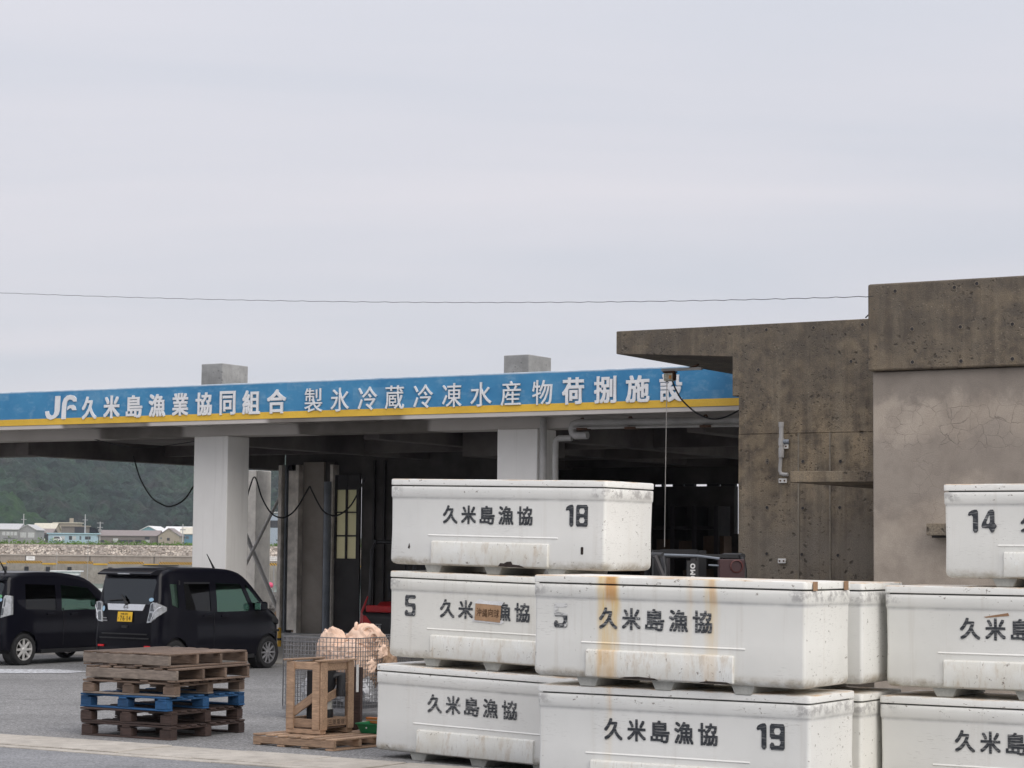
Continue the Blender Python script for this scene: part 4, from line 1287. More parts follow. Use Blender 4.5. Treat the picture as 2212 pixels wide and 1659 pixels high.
ME_BODY = MB().loft([ring(i, z) for z, i in ((.070, .08), (.073, .045), (.082, .022), (.100, .006), (.125, 0), (.40, .004), (.70, 0), (.712, -.002), (.722, -.008), (.79, -.009), (.812, -.009), (.819, -.005), (.822, .012))]).mesh('crate_body', 40)
ME_LID = MB().loft([ring(i, z) for z, i in ((.831, .012), (.832, -.006), (.836, -.011), (.880, -.011), (.887, -.008), (.891, .002), (.892, .03))]).mesh('crate_lid', 40)
ME_GAPDARK = MB().loft([ring(.022, .815), ring(.022, .838)]).mesh('crate_gap_dark')
ME_PANEL = MB().prism([(-.016, .085), (-.022, .10), (-.022, .288), (-.014, .302), (.03, .308), (.03, .085)], .205 * CL, .752 * CL, 'x').mesh('fork_panel')
ME_RIDGE = MB().prism([(-.004, .356), (.01, .340), (.01, .376)], .185 * CL, .79 * CL, 'x').mesh('ridge')
ME_FOOT = MB().prism([(-.07, .0), (.07, .0), (.115, .095), (-.115, .095)], .045, CW - .045, 'y').mesh('runner')
def put_text(chars, x0, z0, w, h, pitch, bold):
    return merge([(glyph(c, w, h, bold), T((x0 + i * pitch, 0, z0))) for i, c in enumerate(chars)])
def crate(label, loc, ang, tilt=0., seed=1, number=None, nx=0, wear=.2, name_x=.255, streaks=(), brush=.5, nwear=None, zs=1., pitch=.210):
    t = thing('fish_crate', label, 'crate', loc, (0, tilt, -ang), 'white fish crates stacked in the yard')
    t.scale = (1, 1, zs)
    m = crate_material(seed, streaks)
    for nm, me in (('body', ME_BODY), ('lid', ME_LID)):
        o = ob(nm, me.copy(), None, t)
        o.data.materials.append(m)
    ob('gap_filler', ME_GAPDARK, M_GAPDARK, t)
    p = ob('fork_panel', ME_PANEL.copy(), panel_material(seed, streaks), t, bevel=.010)
    r_ = ob('moulded_ridge', ME_RIDGE.copy(), None, t); r_.data.materials.append(m)
    for f in (.20, .485, .775):
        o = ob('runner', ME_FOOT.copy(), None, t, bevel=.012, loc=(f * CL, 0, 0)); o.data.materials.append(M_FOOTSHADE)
    if name_x is not None:
        me = put_text('久米島漁協', name_x * CL, .470, .170, .175, pitch, .026)
        ob('lettering', me, ink(wear, brush), t, loc=(0, -.0026, 0))
    if number:
        me = merge([(digit(c, .125 if c != '1' else .105, .200), T((i * .112, 0, 0))) for i, c in enumerate(number)])
        ob('crate_number', me, ink(wear if nwear is None else nwear, brush, fade=.10 if nwear and nwear > .5 else None), t, loc=(nx * CL, -.0026, .468))
    return t
A1, A2 = R(33), R(31)
crate('unnumbered white fish crate at the bottom of the stack next to the pump frame', (-1.285, 21.05, -.005), A1, .024, 1, wear=.42, brush=.75, name_x=.25)
c5a = crate('white fish crate with a sharp number 5 and a cardboard note', (-1.165, 21.02, .887), A1, .022, 2, '5', .075, .22, .245, brush=.6, nwear=.24)
c18 = crate('white fish crate numbered 18 on top of the stack in front of the hall', (-1.165, 21.05, 1.772), A1, .017, 3, '18', .825, .10, .255, brush=.3)
crate('white fish crate numbered 19 on the ground', (.241, 18.0, .004), A2, .0, 4, '19', .815, .08, .256, brush=.25, streaks=((.26 * CL, .285 * CL, .22),))
c5b = crate('rust streaked white fish crate with a scratched faded number 5', (.196, 17.95, .898), A2, .010, 5, '5', .078, .36, .252,
      streaks=((.248 * CL, .324 * CL, 1.), (.645 * CL, .692 * CL, .5), (.575 * CL, .60 * CL, .2)), brush=.7, nwear=.51)
crate('white fish crate tucked on the ground behind the crate numbered 19', (.78, 18.90, -.035), A2, 0, 6, name_x=None)
crate('white fish crate tucked behind the rust streaked crate', (.79, 18.90, .858), A2, 0, 7, name_x=None)
crate('white fish crate cut off by the bottom right corner of the view', (3.03, 17.9, -.058), A2, 0, 8, wear=.30, brush=.45, name_x=.262)
cr2 = crate('white fish crate in the middle of the far right stack under the crate numbered 14', (3.077, 17.9, .835), A2, 0, 9, wear=.22, brush=.5, name_x=.262)
crate('white fish crate numbered 14 on top of the far right stack', (3.515, 17.66, 1.728), A2, .0, 10, '14', .082, .18, .262, zs=.925, brush=.45)
# tape and patches that belong to crates
M_TAPE = plain('brown_packing_tape', (.33, .19, .10), .45)
for yy, zt in ((.10, .02), (.72, .0)):
    MB().box(CL + .018, CL + .021, yy, yy + .085, .822, .893).build('tape_patch', M_TAPE, c5b)
# broken edge of the panel of crate 18: dark core showing
M_CORE = plain('broken_core', (.035, .025, .02), .9, 0, .4, 20.)
for c_, pts in ((c18, [(1.265, .083), (1.29, .115), (1.33, .112), (1.36, .128), (1.41, .132), (1.425, .105), (1.50, .10), (1.56, .078)]),
                (c5b, [(.80, .082), (.86, .098), (.98, .105), (1.12, .098), (1.16, .082)]), (c5b, [(1.50, .082), (1.58, .10), (1.75, .098), (1.80, .082)])):
    MB().prism(pts, -.0245, -.020).build('broken_edge', M_CORE, c_)
MB().prism([(.088 * CL, .23), (.094 * CL, .275), (.098 * CL, .24), (.095 * CL, .222)], -.0015, .003).build('gouge', M_CORE, c18)
MB().prism(rrect(.895 * CL, .906 * CL, .215, .285, .01), -.0015, .003).build('gouge', M_CORE, c18)
# cardboard note taped over the lettering
cs = thing('cardboard_note', 'brown cardboard note with handwriting taped over the lettering of a crate', 'note', (-1.165, 21.02, .887), (0, .022, -A1))
M_CARD = plain('cardboard', (.42, .26, .15), .85, 0, .12, 6.)
M_FILM = plain('white_tape_film', (.78, .78, .78), .35)
x0 = .412 * CL
MB().prism([(x0, .466), (x0 + .285, .455), (x0 + .292, .618), (x0 + .008, .625)], -.009, -.004).build('card', M_CARD, cs)
MB().prism([(x0 - .012, .622), (x0 + .05, .662), (x0 + .12, .648), (x0 + .28, .652), (x0 + .325, .642), (x0 + .30, .612), (x0 + .15, .618)], -.0105, -.0092).build('tape', M_FILM, cs)
MB().prism([(x0 - .03, .452), (x0 + .30, .440), (x0 + .33, .462), (x0 + .30, .474), (x0 - .02, .474)], -.0035, -.0028).build('tape', M_FILM, cs)
me = merge([(glyph(c, .055, .075, -.002), T((x0 + .022 + i * .066, -.0105, .505 - .006 * (i % 2)))) for i, c in enumerate('沖縄向球')])
ob('handwriting', me, plain('brown_marker', (.10, .05, .02), .8), cs)
tf = thing('torn_tape', 'small scrap of brown tape on the crate below number 14', 'tape', (3.077, 17.9, .835), (0, 0, -A2))
MB().prism([(.345 * CL, .655), (.345 * CL + .20, .69), (.345 * CL + .21, .668), (.345 * CL + .02, .648)], -.004, -.0025).build('strip', M_TAPE, tf)

# ------------------------------------------------------------------ pallets
def pallet_material(nm, c, d=.35): return wood(nm, c, d)
W_GREY = wood('grey_old_wood', (.25, .205, .17), .6)
W_BRN = wood('brown_old_wood', (.175, .122, .09), .6)
W_DARK = wood('dark_stained_wood', (.062, .038, .031), .5)
W_NEW = wood('pale_new_wood', (.43, .285, .185), .35)
W_BLUE = wood('blue_painted_wood', (.016, .085, .21), .55)
PA = 1.20
def plank(name, dx, dy, dz, mat, par, loc, cache={}):
    k = (round(dx, 3), round(dy, 3), round(dz, 3), mat.name)
    if k not in cache:
        m = MB()
        # thin plank with softened long edges
        e = min(.004, dz * .2)
        m.loft([[(-dx / 2 + e, -dy / 2 + e, -dz / 2), (dx / 2 - e, -dy / 2 + e, -dz / 2), (dx / 2 - e, dy / 2 - e, -dz / 2), (-dx / 2 + e, dy / 2 - e, -dz / 2)],
                [(-dx / 2, -dy / 2, -dz / 2 + e), (dx / 2, -dy / 2, -dz / 2 + e), (dx / 2, dy / 2, -dz / 2 + e), (-dx / 2, dy / 2, -dz / 2 + e)],
                [(-dx / 2, -dy / 2, dz / 2 - e), (dx / 2, -dy / 2, dz / 2 - e), (dx / 2, dy / 2, dz / 2 - e), (-dx / 2, dy / 2, dz / 2 - e)],
                [(-dx / 2 + e, -dy / 2 + e, dz / 2), (dx / 2 - e, -dy / 2 + e, dz / 2), (dx / 2 - e, dy / 2 - e, dz / 2), (-dx / 2 + e, dy / 2 - e, dz / 2)]])
        cache[k] = m.mesh(name); cache[k].materials.append(mat)
    o = ob(name, cache[k], None, par, loc=loc)
    o.rotation_euler = (rnd.uniform(-.006, .006), rnd.uniform(-.006, .006), rnd.uniform(-.012, .012))
    return o
def pallet(label, loc, ang, kind, mat, seed, h=.143, la=PA, lb=PA, mat2=None, group='pallets stacked beside the road'):
    global rnd
    rnd = random.Random(seed)
    t = thing('wooden_pallet', label, 'pallet', loc, (0, 0, -ang), group)
    m2 = mat2 or mat
    if kind == 'stringer':
        for y in (.02, lb * .36, lb * .66, lb - .02):
            plank('stringer', la, .038, h - .046, mat if y < .1 else m2, t, (-la / 2, y, h / 2))
        n = 7
        for i in range(n):
            x = -la + .055 + (la - .11) * i / (n - 1)
            plank('deck_board', .105, lb, .020, m2, t, (x, lb / 2, h - .0105))
        for i in range(4):
            x = -la + .055 + (la - .11) * i / 3
            plank('bottom_board', .10, lb, .018, m2, t, (x, lb / 2, .0105))
    else:
        for ix in range(3):
            for iy in range(3):
                x = -la + .075 + (la - .15) * ix / 2
                y = .055 + (lb - .11) * iy / 2
                plank('block', .145, .10, h - .062, mat, t, (x, y, .019 + (h - .062) / 2 + .0005))
        for iy in range(3):
            plank('bottom_board', la, .10, .018, m2, t, (-la / 2, .055 + (lb - .11) * iy / 2, .0095))
        for ix in range(3):
            plank('cross_board', .10, lb, .020, mat, t, (-la + .06 + (la - .12) * ix / 2, lb / 2, h - .0335))
        for i in range(8):
            plank('deck_board', la, .095, .020, mat, t, (-la / 2, .05 + (lb - .1) * i / 7, h - .0115))
    return t
PB = Vector((-3.50, 22.58, 0)); pa = R(30)
def pal(z, du, dv, da, label, kind, mat, seed, mat2=None):
    d = U * du + V * dv
    return pallet(label, PB + d + Vector((0, 0, z)), pa + R(da), kind, mat, seed, .146, PA, 1.26, mat2)
pal(.0, .03, 0, 0, 'dark brown block pallet at the bottom of the stack by the road', 'block', W_DARK, 1)
pal(.1475, .02, .02, -1.5, 'dark brown block pallet second from the bottom under the blue pallet', 'block', W_DARK, 2)
pal(.295, -.02, -.03, 3, 'blue painted block pallet in the middle of the stack', 'block', W_BLUE, 3, W_BLUE)
pal(.4425, .05, .02, -2, 'weathered block pallet resting on the blue pallet', 'block', W_BRN, 4, W_GREY)
pal(.590, .09, -.01, 0, 'grey pallet with solid sides second from the top of the stack', 'stringer', W_GREY, 5, W_BRN)
pal(.7375, -.02, .0, 3, 'grey brown pallet with solid sides topping the stack', 'stringer', W_GREY, 6, W_BRN)
FPa = R(38)
pallet('pale low pallet carrying the pump frame', (-1.72, 21.55, 0), FPa, 'stringer', W_NEW, 7, .115, 1.1, 1.1, None, 'pallets stacked beside the road')

# pump frame of pale battens
FA = R(35)
fr = thing('timber_frame', 'open crate frame of pale timber battens standing on the low pallet', 'wooden frame', (-1.905, 22.02, .120), (0, 0, -FA))
rnd = random.Random(21)
fa, fb, fh = .43, .52, .70
def bat(nm, c, d, rot=None, mat=W_NEW):
    o = plank(nm, d[0], d[1], d[2], mat, fr, c)
    if rot:
        o.rotation_euler = rot
    return o
for x, y, dx, dy in ((-fa + .045, .01, .085, .02), (-.05, .01, .09, .02), (.012, .055, .02, .09), (.012, fb - .045, .02, .09), (-fa + .045, fb + .01, .09, .02), (-.05, fb + .01, .09, .02), (-fa - .012, .06, .02, .09), (-fa - .012, fb - .05, .02, .09)):
    bat('post', (x, y, .05 + fh / 2 - .02), (dx, dy, fh - .02))
for yy in (.032, fb - .014):
    bat('rail', (-fa / 2, yy, fh - .04 + .02), (fa - .02, .02, .075))
    bat('rail', (-fa / 2, yy, .105), (fa - .02, .02, .085))
for xx in (-.012, -fa + .012):
    bat('rail', (xx, fb / 2, fh - .03), (.02, fb - .07, .075))
    bat('rail', (xx, fb / 2, .115), (.02, fb - .07, .085))
bat('top_batten', (-.005, fb / 2, fh + .035), (.075, fb + .06, .018))
bat('top_batten', (-fa + .005, fb / 2, fh + .035), (.075, fb + .06, .018))
bat('diagonal', (-fa / 2, .03, .30), (.50, .02, .085), (0, R(-32), 0))
bat('diagonal', (-.012, fb / 2, .40), (.02, .52, .085), (R(18), 0, 0))
bat('base_board', (-fa / 2, fb / 2, .058), (fa - .05, fb - .06, .02), None, W_BRN)
for yy in (.05, fb - .05):
    bat('skid', (-fa / 2, yy, .023), (fa + .02, .09, .045))
me = merge([(glyph(c, .052, .05, .0), T((.07 + i * .066, 0, .09))) for i, c in enumerate('三菱電機')])
o = ob('stamp', me, plain('stamp_ink', (.06, .04, .03), .8), fr, loc=(.0235, .06, 0), rot=(0, 0, R(90)))
o.rotation_euler = (0, 0, R(90)); o.location = (-.0005, .08, .0)
wt = MB().box(.024, .027, fb + .03, fb + .07, fh - .30, fh - .02).build('tag_strip', plain('white_tag', (.78, .78, .76), .6), fr)
M_PUMP = plain('black_pump_paint', (.016, .016, .018), .45)
pu = thing('submersible_pump', 'black pump with a pale grey band inside the timber frame', 'pump', (-1.905, 22.02, .190), (0, 0, -FA))
cx_, cy_ = -.17, .24
MB().lathe([(.0, 0), (.095, 0), (.10, .02), (.10, .17)], 20, 'z', T((cx_ + .05, cy_ - .03, 0))).build('strainer', M_PUMP, pu, smooth=40)
MB().lathe([(.0, .17), (.088, .17), (.088, .31), (.0, .31)], 20, 'z', T((cx_ + .05, cy_ - .03, .001))).build('band', plain('pale_grey_band', (.50, .50, .47), .5), pu, smooth=40)
MB().lathe([(.0, .31), (.092, .312), (.10, .36), (.12, .40), (.125, .55), (.09, .585), (.0, .59)], 20, 'z', T((cx_ + .05, cy_ - .03, .002))).build('motor', M_PUMP, pu, smooth=40)
MB().tube([(cx_ + .13, cy_, .5), (cx_ + .20, cy_ + .06, .52), (cx_ + .20, cy_ + .06, .3)], .05, 12).build('outlet', M_PUMP, pu, smooth=60)
MB().box(cx_ - .12, cx_ - .035, cy_ - .1, cy_ + .1, 0, .56).build('control_box', M_PUMP, pu, bevel=.01)

# ------------------------------------------------------------------ wire mesh container with sacks
BC = Vector((-1.77, 25.2, 0)); BA = R(30)
wb = thing('mesh_container', 'galvanised wire mesh container full of sacks behind the timber frame', 'wire cage', BC, (0, 0, -BA))
M_GALV = plain('galvanised_wire', (.30, .30, .31), .4, .6)
bl, bd, bz0, bz1 = 1.02, 1.2, .13, .95
def mesh_panel(p0, dx, dz, nm):
    p0, dx, dz = Vector(p0), Vector(dx), Vector(dz)
    m = MB()
    nx_, nz_ = max(2, round(dx.length / .051)), max(2, round(dz.length / .051))
    for i in range(nx_ + 1):
        r_ = .007 if i in (0, nx_) else .0043
        m.tube([p0 + dx * i / nx_, p0 + dx * i / nx_ + dz], r_, 4, False)
    for j in range(nz_ + 1):
        r_ = .008 if j in (0, nz_) else .0043
        q = p0 + dz * j / nz_ + dx.cross(dz).normalized() * .005
        m.tube([q, q + dx], r_, 4, False)
    m.build(nm, M_GALV, wb)
mesh_panel((-bl, 0, bz0), (bl, 0, 0), (0, 0, bz1 - bz0), 'wire_mesh_panel')
mesh_panel((0, 0, bz0), (0, bd, 0), (0, 0, bz1 - bz0), 'wire_mesh_panel')
mesh_panel((-bl, bd, bz0), (bl, 0, 0), (0, 0, bz1 - bz0), 'wire_mesh_panel')
mesh_panel((-bl, 0, bz0), (0, bd, 0), (0, 0, bz1 - bz0), 'wire_mesh_panel')
mesh_panel((-bl, 0, bz0), (bl, 0, 0), (0, bd, 0), 'wire_mesh_floor')
for xx in (-bl + .06, -.06):
    for yy in (.06, bd - .06):
        MB().box(xx - .035, xx + .035, yy - .035, yy + .035, 0, .125).build('foot', M_GALV, wb)
MB().box(-bl, 0, -.012, .012, .10, .128).build('base_rail', M_GALV, wb)
MB().box(-.012, .012, .014, bd, .10, .128).build('base_rail', M_GALV, wb)
def sack(label, loc, rx, ry, rz, mat, seed, name='sack', folds=1., rot=0., sub=5, knots=()):
    bm = bmesh.new()
    bmesh.ops.create_icosphere(bm, subdivisions=sub, radius=1)
    o3 = Vector((seed * 7.3, seed * 3.1, seed * 1.7))
    for v in bm.verts:
        n = v.co.copy()
        w_ = Vector((mnoise.noise(n * 1.1 + o3), mnoise.noise(n * 1.1 + o3 * 2), mnoise.noise(n * 1.1 - o3)))
        m_ = n + w_ * .9
        rdg = lambda s_, o_: (1 - abs(mnoise.noise(m_ * s_ + o_)) * 2.2)
        a = rdg(1.2, o3); b = rdg(2.6, o3 * 2); c = rdg(5.2, o3 * 3); e = rdg(10.5, o3 * 4)
        f = .86 + folds * (.13 * a + .085 * max(b, -.25) + .028 * max(c, -.3) + .006 * e)
        q = Vector((n.x * rx, n.y * ry, n.z * rz)) * f
        if q.z < -rz * .72:
            q.z = -rz * .72 + (q.z + rz * .72) * .15
        v.co = q
    me = bpy.data.meshes.new(name); bm.to_mesh(me); bm.free()
    me.polygons.foreach_set('use_smooth', [True] * len(me.polygons))
    me.set_sharp_from_angle(angle=R(28))
    o = ob(name, me, mat, None, loc=loc, rot=(0, 0, rot))
    return tag(o, label, 'sack', 'sacks in the mesh container')
M_SACK = plain('peach_woven_sack', (.76, .55, .42), .75, 0, .14, 6., 120.)
M_SACKB = plain('brown_woven_sack', (.30, .20, .13), .8, 0, .2, 6., 120.)
M_SACKW = plain('white_plastic_sack', (.55, .56, .58), .45, 0, .2, 5.)
def bpt(x, y, z):
    return BC + Matrix.Rotation(-BA, 3, 'Z') @ Vector((x, y, z))
sack('upright peach sack with a square top in the mesh container', bpt(-.55, .33, .76), .19, .22, .31, M_SACK, 1, folds=.8)
s2 = sack('peach sack with knotted loops piled highest in the mesh container', bpt(-.24, .55, .80), .26, .25, .28, M_SACK, 2, folds=1.2)
sack('wide peach sack bulging against the corner of the mesh container', bpt(-.24, .27, .64), .27, .23, .25, M_SACK, 3, folds=1.0)
sack('brown sack lying under the peach sacks', bpt(-.5, .5, .46), .44, .40, .20, M_SACKB, 4)
sack('white plastic sack low in the corner of the mesh container', bpt(-.22, .3, .36), .20, .26, .20, M_SACKW, 5, folds=1.6)
sack('grey white sack low in the middle of the mesh container', bpt(-.62, .3, .32), .26, .26, .20, M_SACKW, 6, folds=1.4)
sack('brown sack slumped at the rear edge of the mesh container', bpt(-.12, .75, .66), .16, .22, .22, M_SACKB, 7, folds=1.2)
lp = MB()
for (x, y, z, r_, k) in ((-.10, .42, 1.00, .07, .3), (-.03, .40, .94, .06, 1.2), (-.30, .45, 1.06, .05, 2.)):
    lp = MB().tube([bpt(x + r_ * math.cos(a) * math.cos(k), y + r_ * math.cos(a) * math.sin(k), z + r_ * math.sin(a)) for a in np.linspace(0, 2 * math.pi, 15)], .018, 6)
    lo = lp.build('lifting_loop', M_SACK, s2, smooth=60)
    lo.matrix_parent_inverse = Matrix.Translation(s2.location).inverted()
# dark board, orange bars and green tray beside the frame
db = at_depth(771, 1540, 22.75)
bd_ = thing('dark_board', 'dark brown wooden stand beside the timber frame', 'wooden stand', (db.x, 22.75, 0), (0, 0, -R(32)))
rnd = random.Random(8)
for i, (x, w) in enumerate(((0, .11),)):
    plank('upright', w, .04, .60, W_DARK, bd_, (x, 0, .46))
plank('upright', .07, .03, .56, W_DARK, bd_, (-.17, .25, .46))
plank('base_beam', .80, .09, .07, W_DARK, bd_, (.30, .02, .155))
ob_ = thing('orange_bars', 'two orange steel bars lying behind the green tray', 'bars', (db.x + .10, 22.62, .195), (0, 0, -R(30)))
M_ORANGE = plain('orange_paint', (.55, .17, .035), .55)
for i in range(2):
    MB().box(0, .66, 0, .05, .034 * i, .034 * i + .026).build('bar', M_ORANGE, ob_, bevel=.004)
gt = at_depth(764, 1600, 22.35)
tr_ = thing('green_tray', 'shallow green plastic tray on the low pallet', 'tray', (gt.x + .02, 22.32, .118), (0, 0, -R(24)))
M_GREEN = plain('green_plastic', (.012, .19, .07), .4)
m = MB()
m.loft([[(x, y, z) for x, y in rrect(i, .62 - i, i, .42 - i, .03, 3)] for z, i in ((0, .03), (.085, .0), (.09, -.012), (.10, -.012), (.098, .004), (.02, .035))], True)
m.build('shell', M_GREEN, tr_, smooth=40)
for xx in (.12, .5):
    MB().lathe([(.008, -.004), (.008, .004)], 8, 'y').build('rivet', M_CLIP, tr_, loc=(xx, .006, .055))

# ------------------------------------------------------------------ cars
def interp(pts, x):
    if x <= pts[0][0]:
        return pts[0][1]
    for (a, p), (b, q) in zip(pts, pts[1:]):
        if x <= b:
            f = (x - a) / (b - a)
            return p + (q - p) * f
    return pts[-1][1]
def boolean(me, cuts):
    """cuts: list of (mesh, operation)"""
    o = bpy.data.objects.new('work', me)
    COL.objects.link(o)
    tmp = []
    for c, op in cuts:
        co = bpy.data.objects.new('cutter', c)
        COL.objects.link(co); tmp.append(co)
        m = o.modifiers.new('b', 'BOOLEAN'); m.operation = op; m.object = co; m.solver = 'EXACT'
    bpy.context.view_layer.update()
    out = bpy.data.meshes.new_from_object(o.evaluated_get(bpy.context.evaluated_depsgraph_get()))
    bpy.data.objects.remove(o)
    for c in tmp:
        bpy.data.objects.remove(c)
    return out
def car_rings(S_, inset=0., cabin=False):
    L = S_['L']
    xs = [x for x in S_['xs'] if not cabin or .16 <= x <= S_['cowl'] - .12]
    rings = []
    for x in xs:
        zt = interp(S_['top'], x) - inset
        hw = interp(S_['plan'], x)
        zb = interp(S_['bot'], x) + inset if not cabin else .34
        zt = max(zt, zb + .25)
        r = min(.10, (zt - zb) * .3)
        def half(z):
            f = 1.0
            if z < .40:
                f = .955 + .045 * max(0, (z - .2) / .2)
            elif z > S_['belt']:
                f = 1 - S_['tumble'] * ((z - S_['belt']) / .7) ** 1.25
            elif z > .62:
                f = 1 - .012 * math.sin((z - .62) / (S_['belt'] - .62) * math.pi)
            return hw * f - inset
        side = []
        for i in range(12):
            z = zb + .03 + (zt - r - zb - .03) * i / 11
            side.append((half(z), z))
        ht = half(zt - r)
        for k in (1, 2, 3, 4):
            a = math.pi / 2 * k / 4
            side.append((ht - r + r * math.cos(a), zt - r + r * math.sin(a)))
        side.append((ht * .45, zt + .018 * ht))
        ring_ = [(-half(zb) * .93, zb)] + [(-y, z) for y, z in side] + [(0, zt + .024 * ht)] + [(y, z) for y, z in side[::-1]] + [(half(zb) * .93, zb), (0, zb)]
        out = []
        for y, z in ring_:
            xx = x + inset * (1 - 2 * x / L)
            if x < .6:
                xx += interp(S_['lean'], z) * (1 - x / .6)
            if x > L - .5 and z < .5:
                xx -= (.5 - z) * .18 * ((x - (L - .5)) / .5)
            out.append((xx, y, z))
        rings.append(out)
    return rings
M_PAINT = NT('black_car_paint')
M_PAINT.b.inputs['Coat Weight'].default_value = .3; M_PAINT.b.inputs['Coat Roughness'].default_value = .03
M_PAINT = M_PAINT.done(M_PAINT.mix(M_PAINT.noise(600, 2), (.003, .003, .006), (.005, .005, .009)), .3, 0, .06)
M_TRIM = plain('black_plastic_trim', (.012, .012, .013), .55)
M_TYRE = plain('tyre_rubber', (.016, .016, .017), .85)
M_ALLOY = plain('alloy_wheel', (.74, .73, .71), .35, .45, .15, 9.)
M_ALLOYD = plain('dark_alloy', (.30, .30, .31), .32, .5, .15, 9.)
M_DISC = plain('brake_dark', (.03, .028, .027), .6, .3)
M_CHROME = plain('bright_trim', (.72, .73, .75), .18, .75, .05, 3.)
M_LAMP = plain('clear_tail_lamp', (.50, .52, .54), .12, .45, .25, 16.)
M_LAMPD = plain('lamp_reflector', (.16, .17, .18), .2, .6, .3, 30.)
M_RED = plain('red_reflector', (.55, .01, .015), .25)
M_PLATE = plain('yellow_number_plate', (.78, .47, .02), .5, 0, .05)
M_INK = plain('plate_black', (.01, .01, .01), .6)
M_SEAT = plain('dark_seat_cloth', (.03, .03, .032), .85)
G_DARK = glass('privacy_glass', (.055, .06, .062))
G_CLEAR = glass('green_tinted_glass', (.80, .97, .86), (.62, 1., .78), 2.2)
G_REAR = glass('rear_dark_glass', (.05, .055, .06), (.9, .95, 1.), 1.7)
def wheel(par, x, y, spokes, mat, r=.28, side=-1):
    w = bpy.data.objects.new('wheel', None); COL.objects.link(w); w.parent = par; w.location = (x, y, r)
    w.rotation_euler = (0, 0, 0 if side < 0 else math.pi)
    MB().lathe([(r * .70, -.075), (r * .80, -.085), (r * .95, -.08), (r, -.055), (r, .055), (r * .95, .08), (r * .7, .075)], 36, 'y', None, True).build('tyre', M_TYRE, w, smooth=40)
    MB().lathe([(r * .70, -.068), (r * .665, -.072), (r * .64, -.05), (r * .64, .07), (r * .70, .072)], 36, 'y', None, True).build('rim', mat, w, smooth=40)
    MB().lathe([(r * .60, -.005), (r * .60, .01), (0, .012)], 24, 'y').build('brake_disc', M_DISC, w)
    for k in range(spokes):
        a = 2 * math.pi * k / spokes
        m = Matrix.Rotation(a, 4, 'Y')
        wd = .020 if spokes > 9 else .026
        MB().prism([(.03, -wd), (r * .655, -wd * .75), (r * .655, wd * .75), (.03, wd)], -.062, -.035, 'y', m).build('spoke', mat, w, bevel=.004)
    MB().lathe([(.0, -.074), (.028, -.072), (.042, -.062), (.045, -.03)], 16, 'y').build('hub_cap', mat, w, smooth=40)
    return w
def make_car(S_, label, loc, ang, spokes, alloy):
    t = thing('parked_car', label, 'car', loc, (0, 0, ang), 'black cars parked in front of the hall')
    t.scale = (CS, CS, CS)
    solid = MB().loft(car_rings(S_)).mesh('solid')
    cut1 = [MB().loft(car_rings(S_, .055, True)).mesh('cut')]
    for x in S_['wheels']:
        for y0, y1 in ((-1.2, -.50), (.50, 1.2)):
            cut1.append(MB().lathe([(.322, y0), (.322, y1)], 32, 'y', T((x, 0, .29))).mesh('cut'))
    wc = MB()
    panes = []
    for nm, poly, mt in S_['windows']:
        for a, b in ((-1.2, -.3), (.3, 1.2)):
            panes.append((nm, MB().prism(poly, a, b), mt))
    wsp = S_['shield']
    panes.append(('windscreen', MB().prism(wsp, -.585, .585), G_CLEAR))
    z0, z1 = S_['rearwin']
    panes.append(('rear_window', MB().prism([(-.50, z0), (.50, z0), (.56, z0 + .09), (.585, z1 - .05), (.55, z1), (-.55, z1), (-.585, z1 - .05), (-.56, z0 + .09)], -.3, .42, 'x'), G_REAR))
    cuts = [(c_, 'DIFFERENCE') for c_ in cut1] + [(p[1].mesh('cut'), 'DIFFERENCE') for p in panes]
    body = boolean(solid, cuts)
    body.polygons.foreach_set('use_smooth', [True] * len(body.polygons))
    body.set_sharp_from_angle(angle=R(32))
    body.materials.clear(); body.materials.append(M_PAINT)
    ob('body', body, None, t)
    for nm, m, mt in panes:
        if nm == 'rear_window':
            continue
        outer = MB().loft(car_rings(S_, .010)).mesh('o'); inner = MB().loft(car_rings(S_, .016)).mesh('i')
        g = boolean(outer, [(m.mesh('c'), 'INTERSECT'), (inner, 'DIFFERENCE')])
        g.polygons.foreach_set('use_smooth', [True] * len(g.polygons))
        g.set_sharp_from_angle(angle=R(32))
        g.materials.clear(); g.materials.append(mt)
        ob(nm, g, None, t)
    for x in S_['wheels']:
        for y, sd in ((-.655, -1), (.655, 1)):
            wheel(t, x, y, spokes, alloy, .28, sd)
        MB().lathe([(.315, -.66), (.315, -.48), (.0, -.48)], 24, 'y', T((x, 0, .29))).build('arch_liner', M_TRIM, t)
    # cabin
    for y in (-.34, .34):
        s = MB().prism(rrect(1.35, 1.85, .42, .62, .06), y - .24, y + .24).build('seat', M_SEAT, t, bevel=.03)
        MB().prism([(1.30, .55), (1.45, .55), (1.28, 1.22), (1.14, 1.20)], y - .23, y + .23).build('backrest', M_SEAT, s, bevel=.03)
        MB().prism([(1.12, 1.25), (1.22, 1.26), (1.18, 1.43), (1.10, 1.42)], y - .12, y + .12).build('headrest', M_SEAT, s, bevel=.03)
    MB().prism(rrect(.55, 1.0, .42, .62, .06), -.58, .58).build('rear_seat', M_SEAT, t, bevel=.03)
    MB().prism([(.50, .55), (.62, .55), (.50, 1.15), (.38, 1.13)], -.58, .58).build('rear_backrest', M_SEAT, t, bevel=.03)
    c = S_['cowl']
    MB().prism([(c - .52, .62), (c - .14, .62), (c - .14, .92), (c - .35, 1.02), (c - .50, .98)], -.64, .64).build('dashboard', M_TRIM, t, bevel=.03)
    MB().lathe([(.165, -.012), (.185, 0), (.165, .012), (.15, 0)], 24, 'x', T((c - .62, -.34, .99)) @ Matrix.Rotation(R(-25), 4, 'Y'), True).build('steering_wheel', M_TRIM, t, smooth=60)
    return t
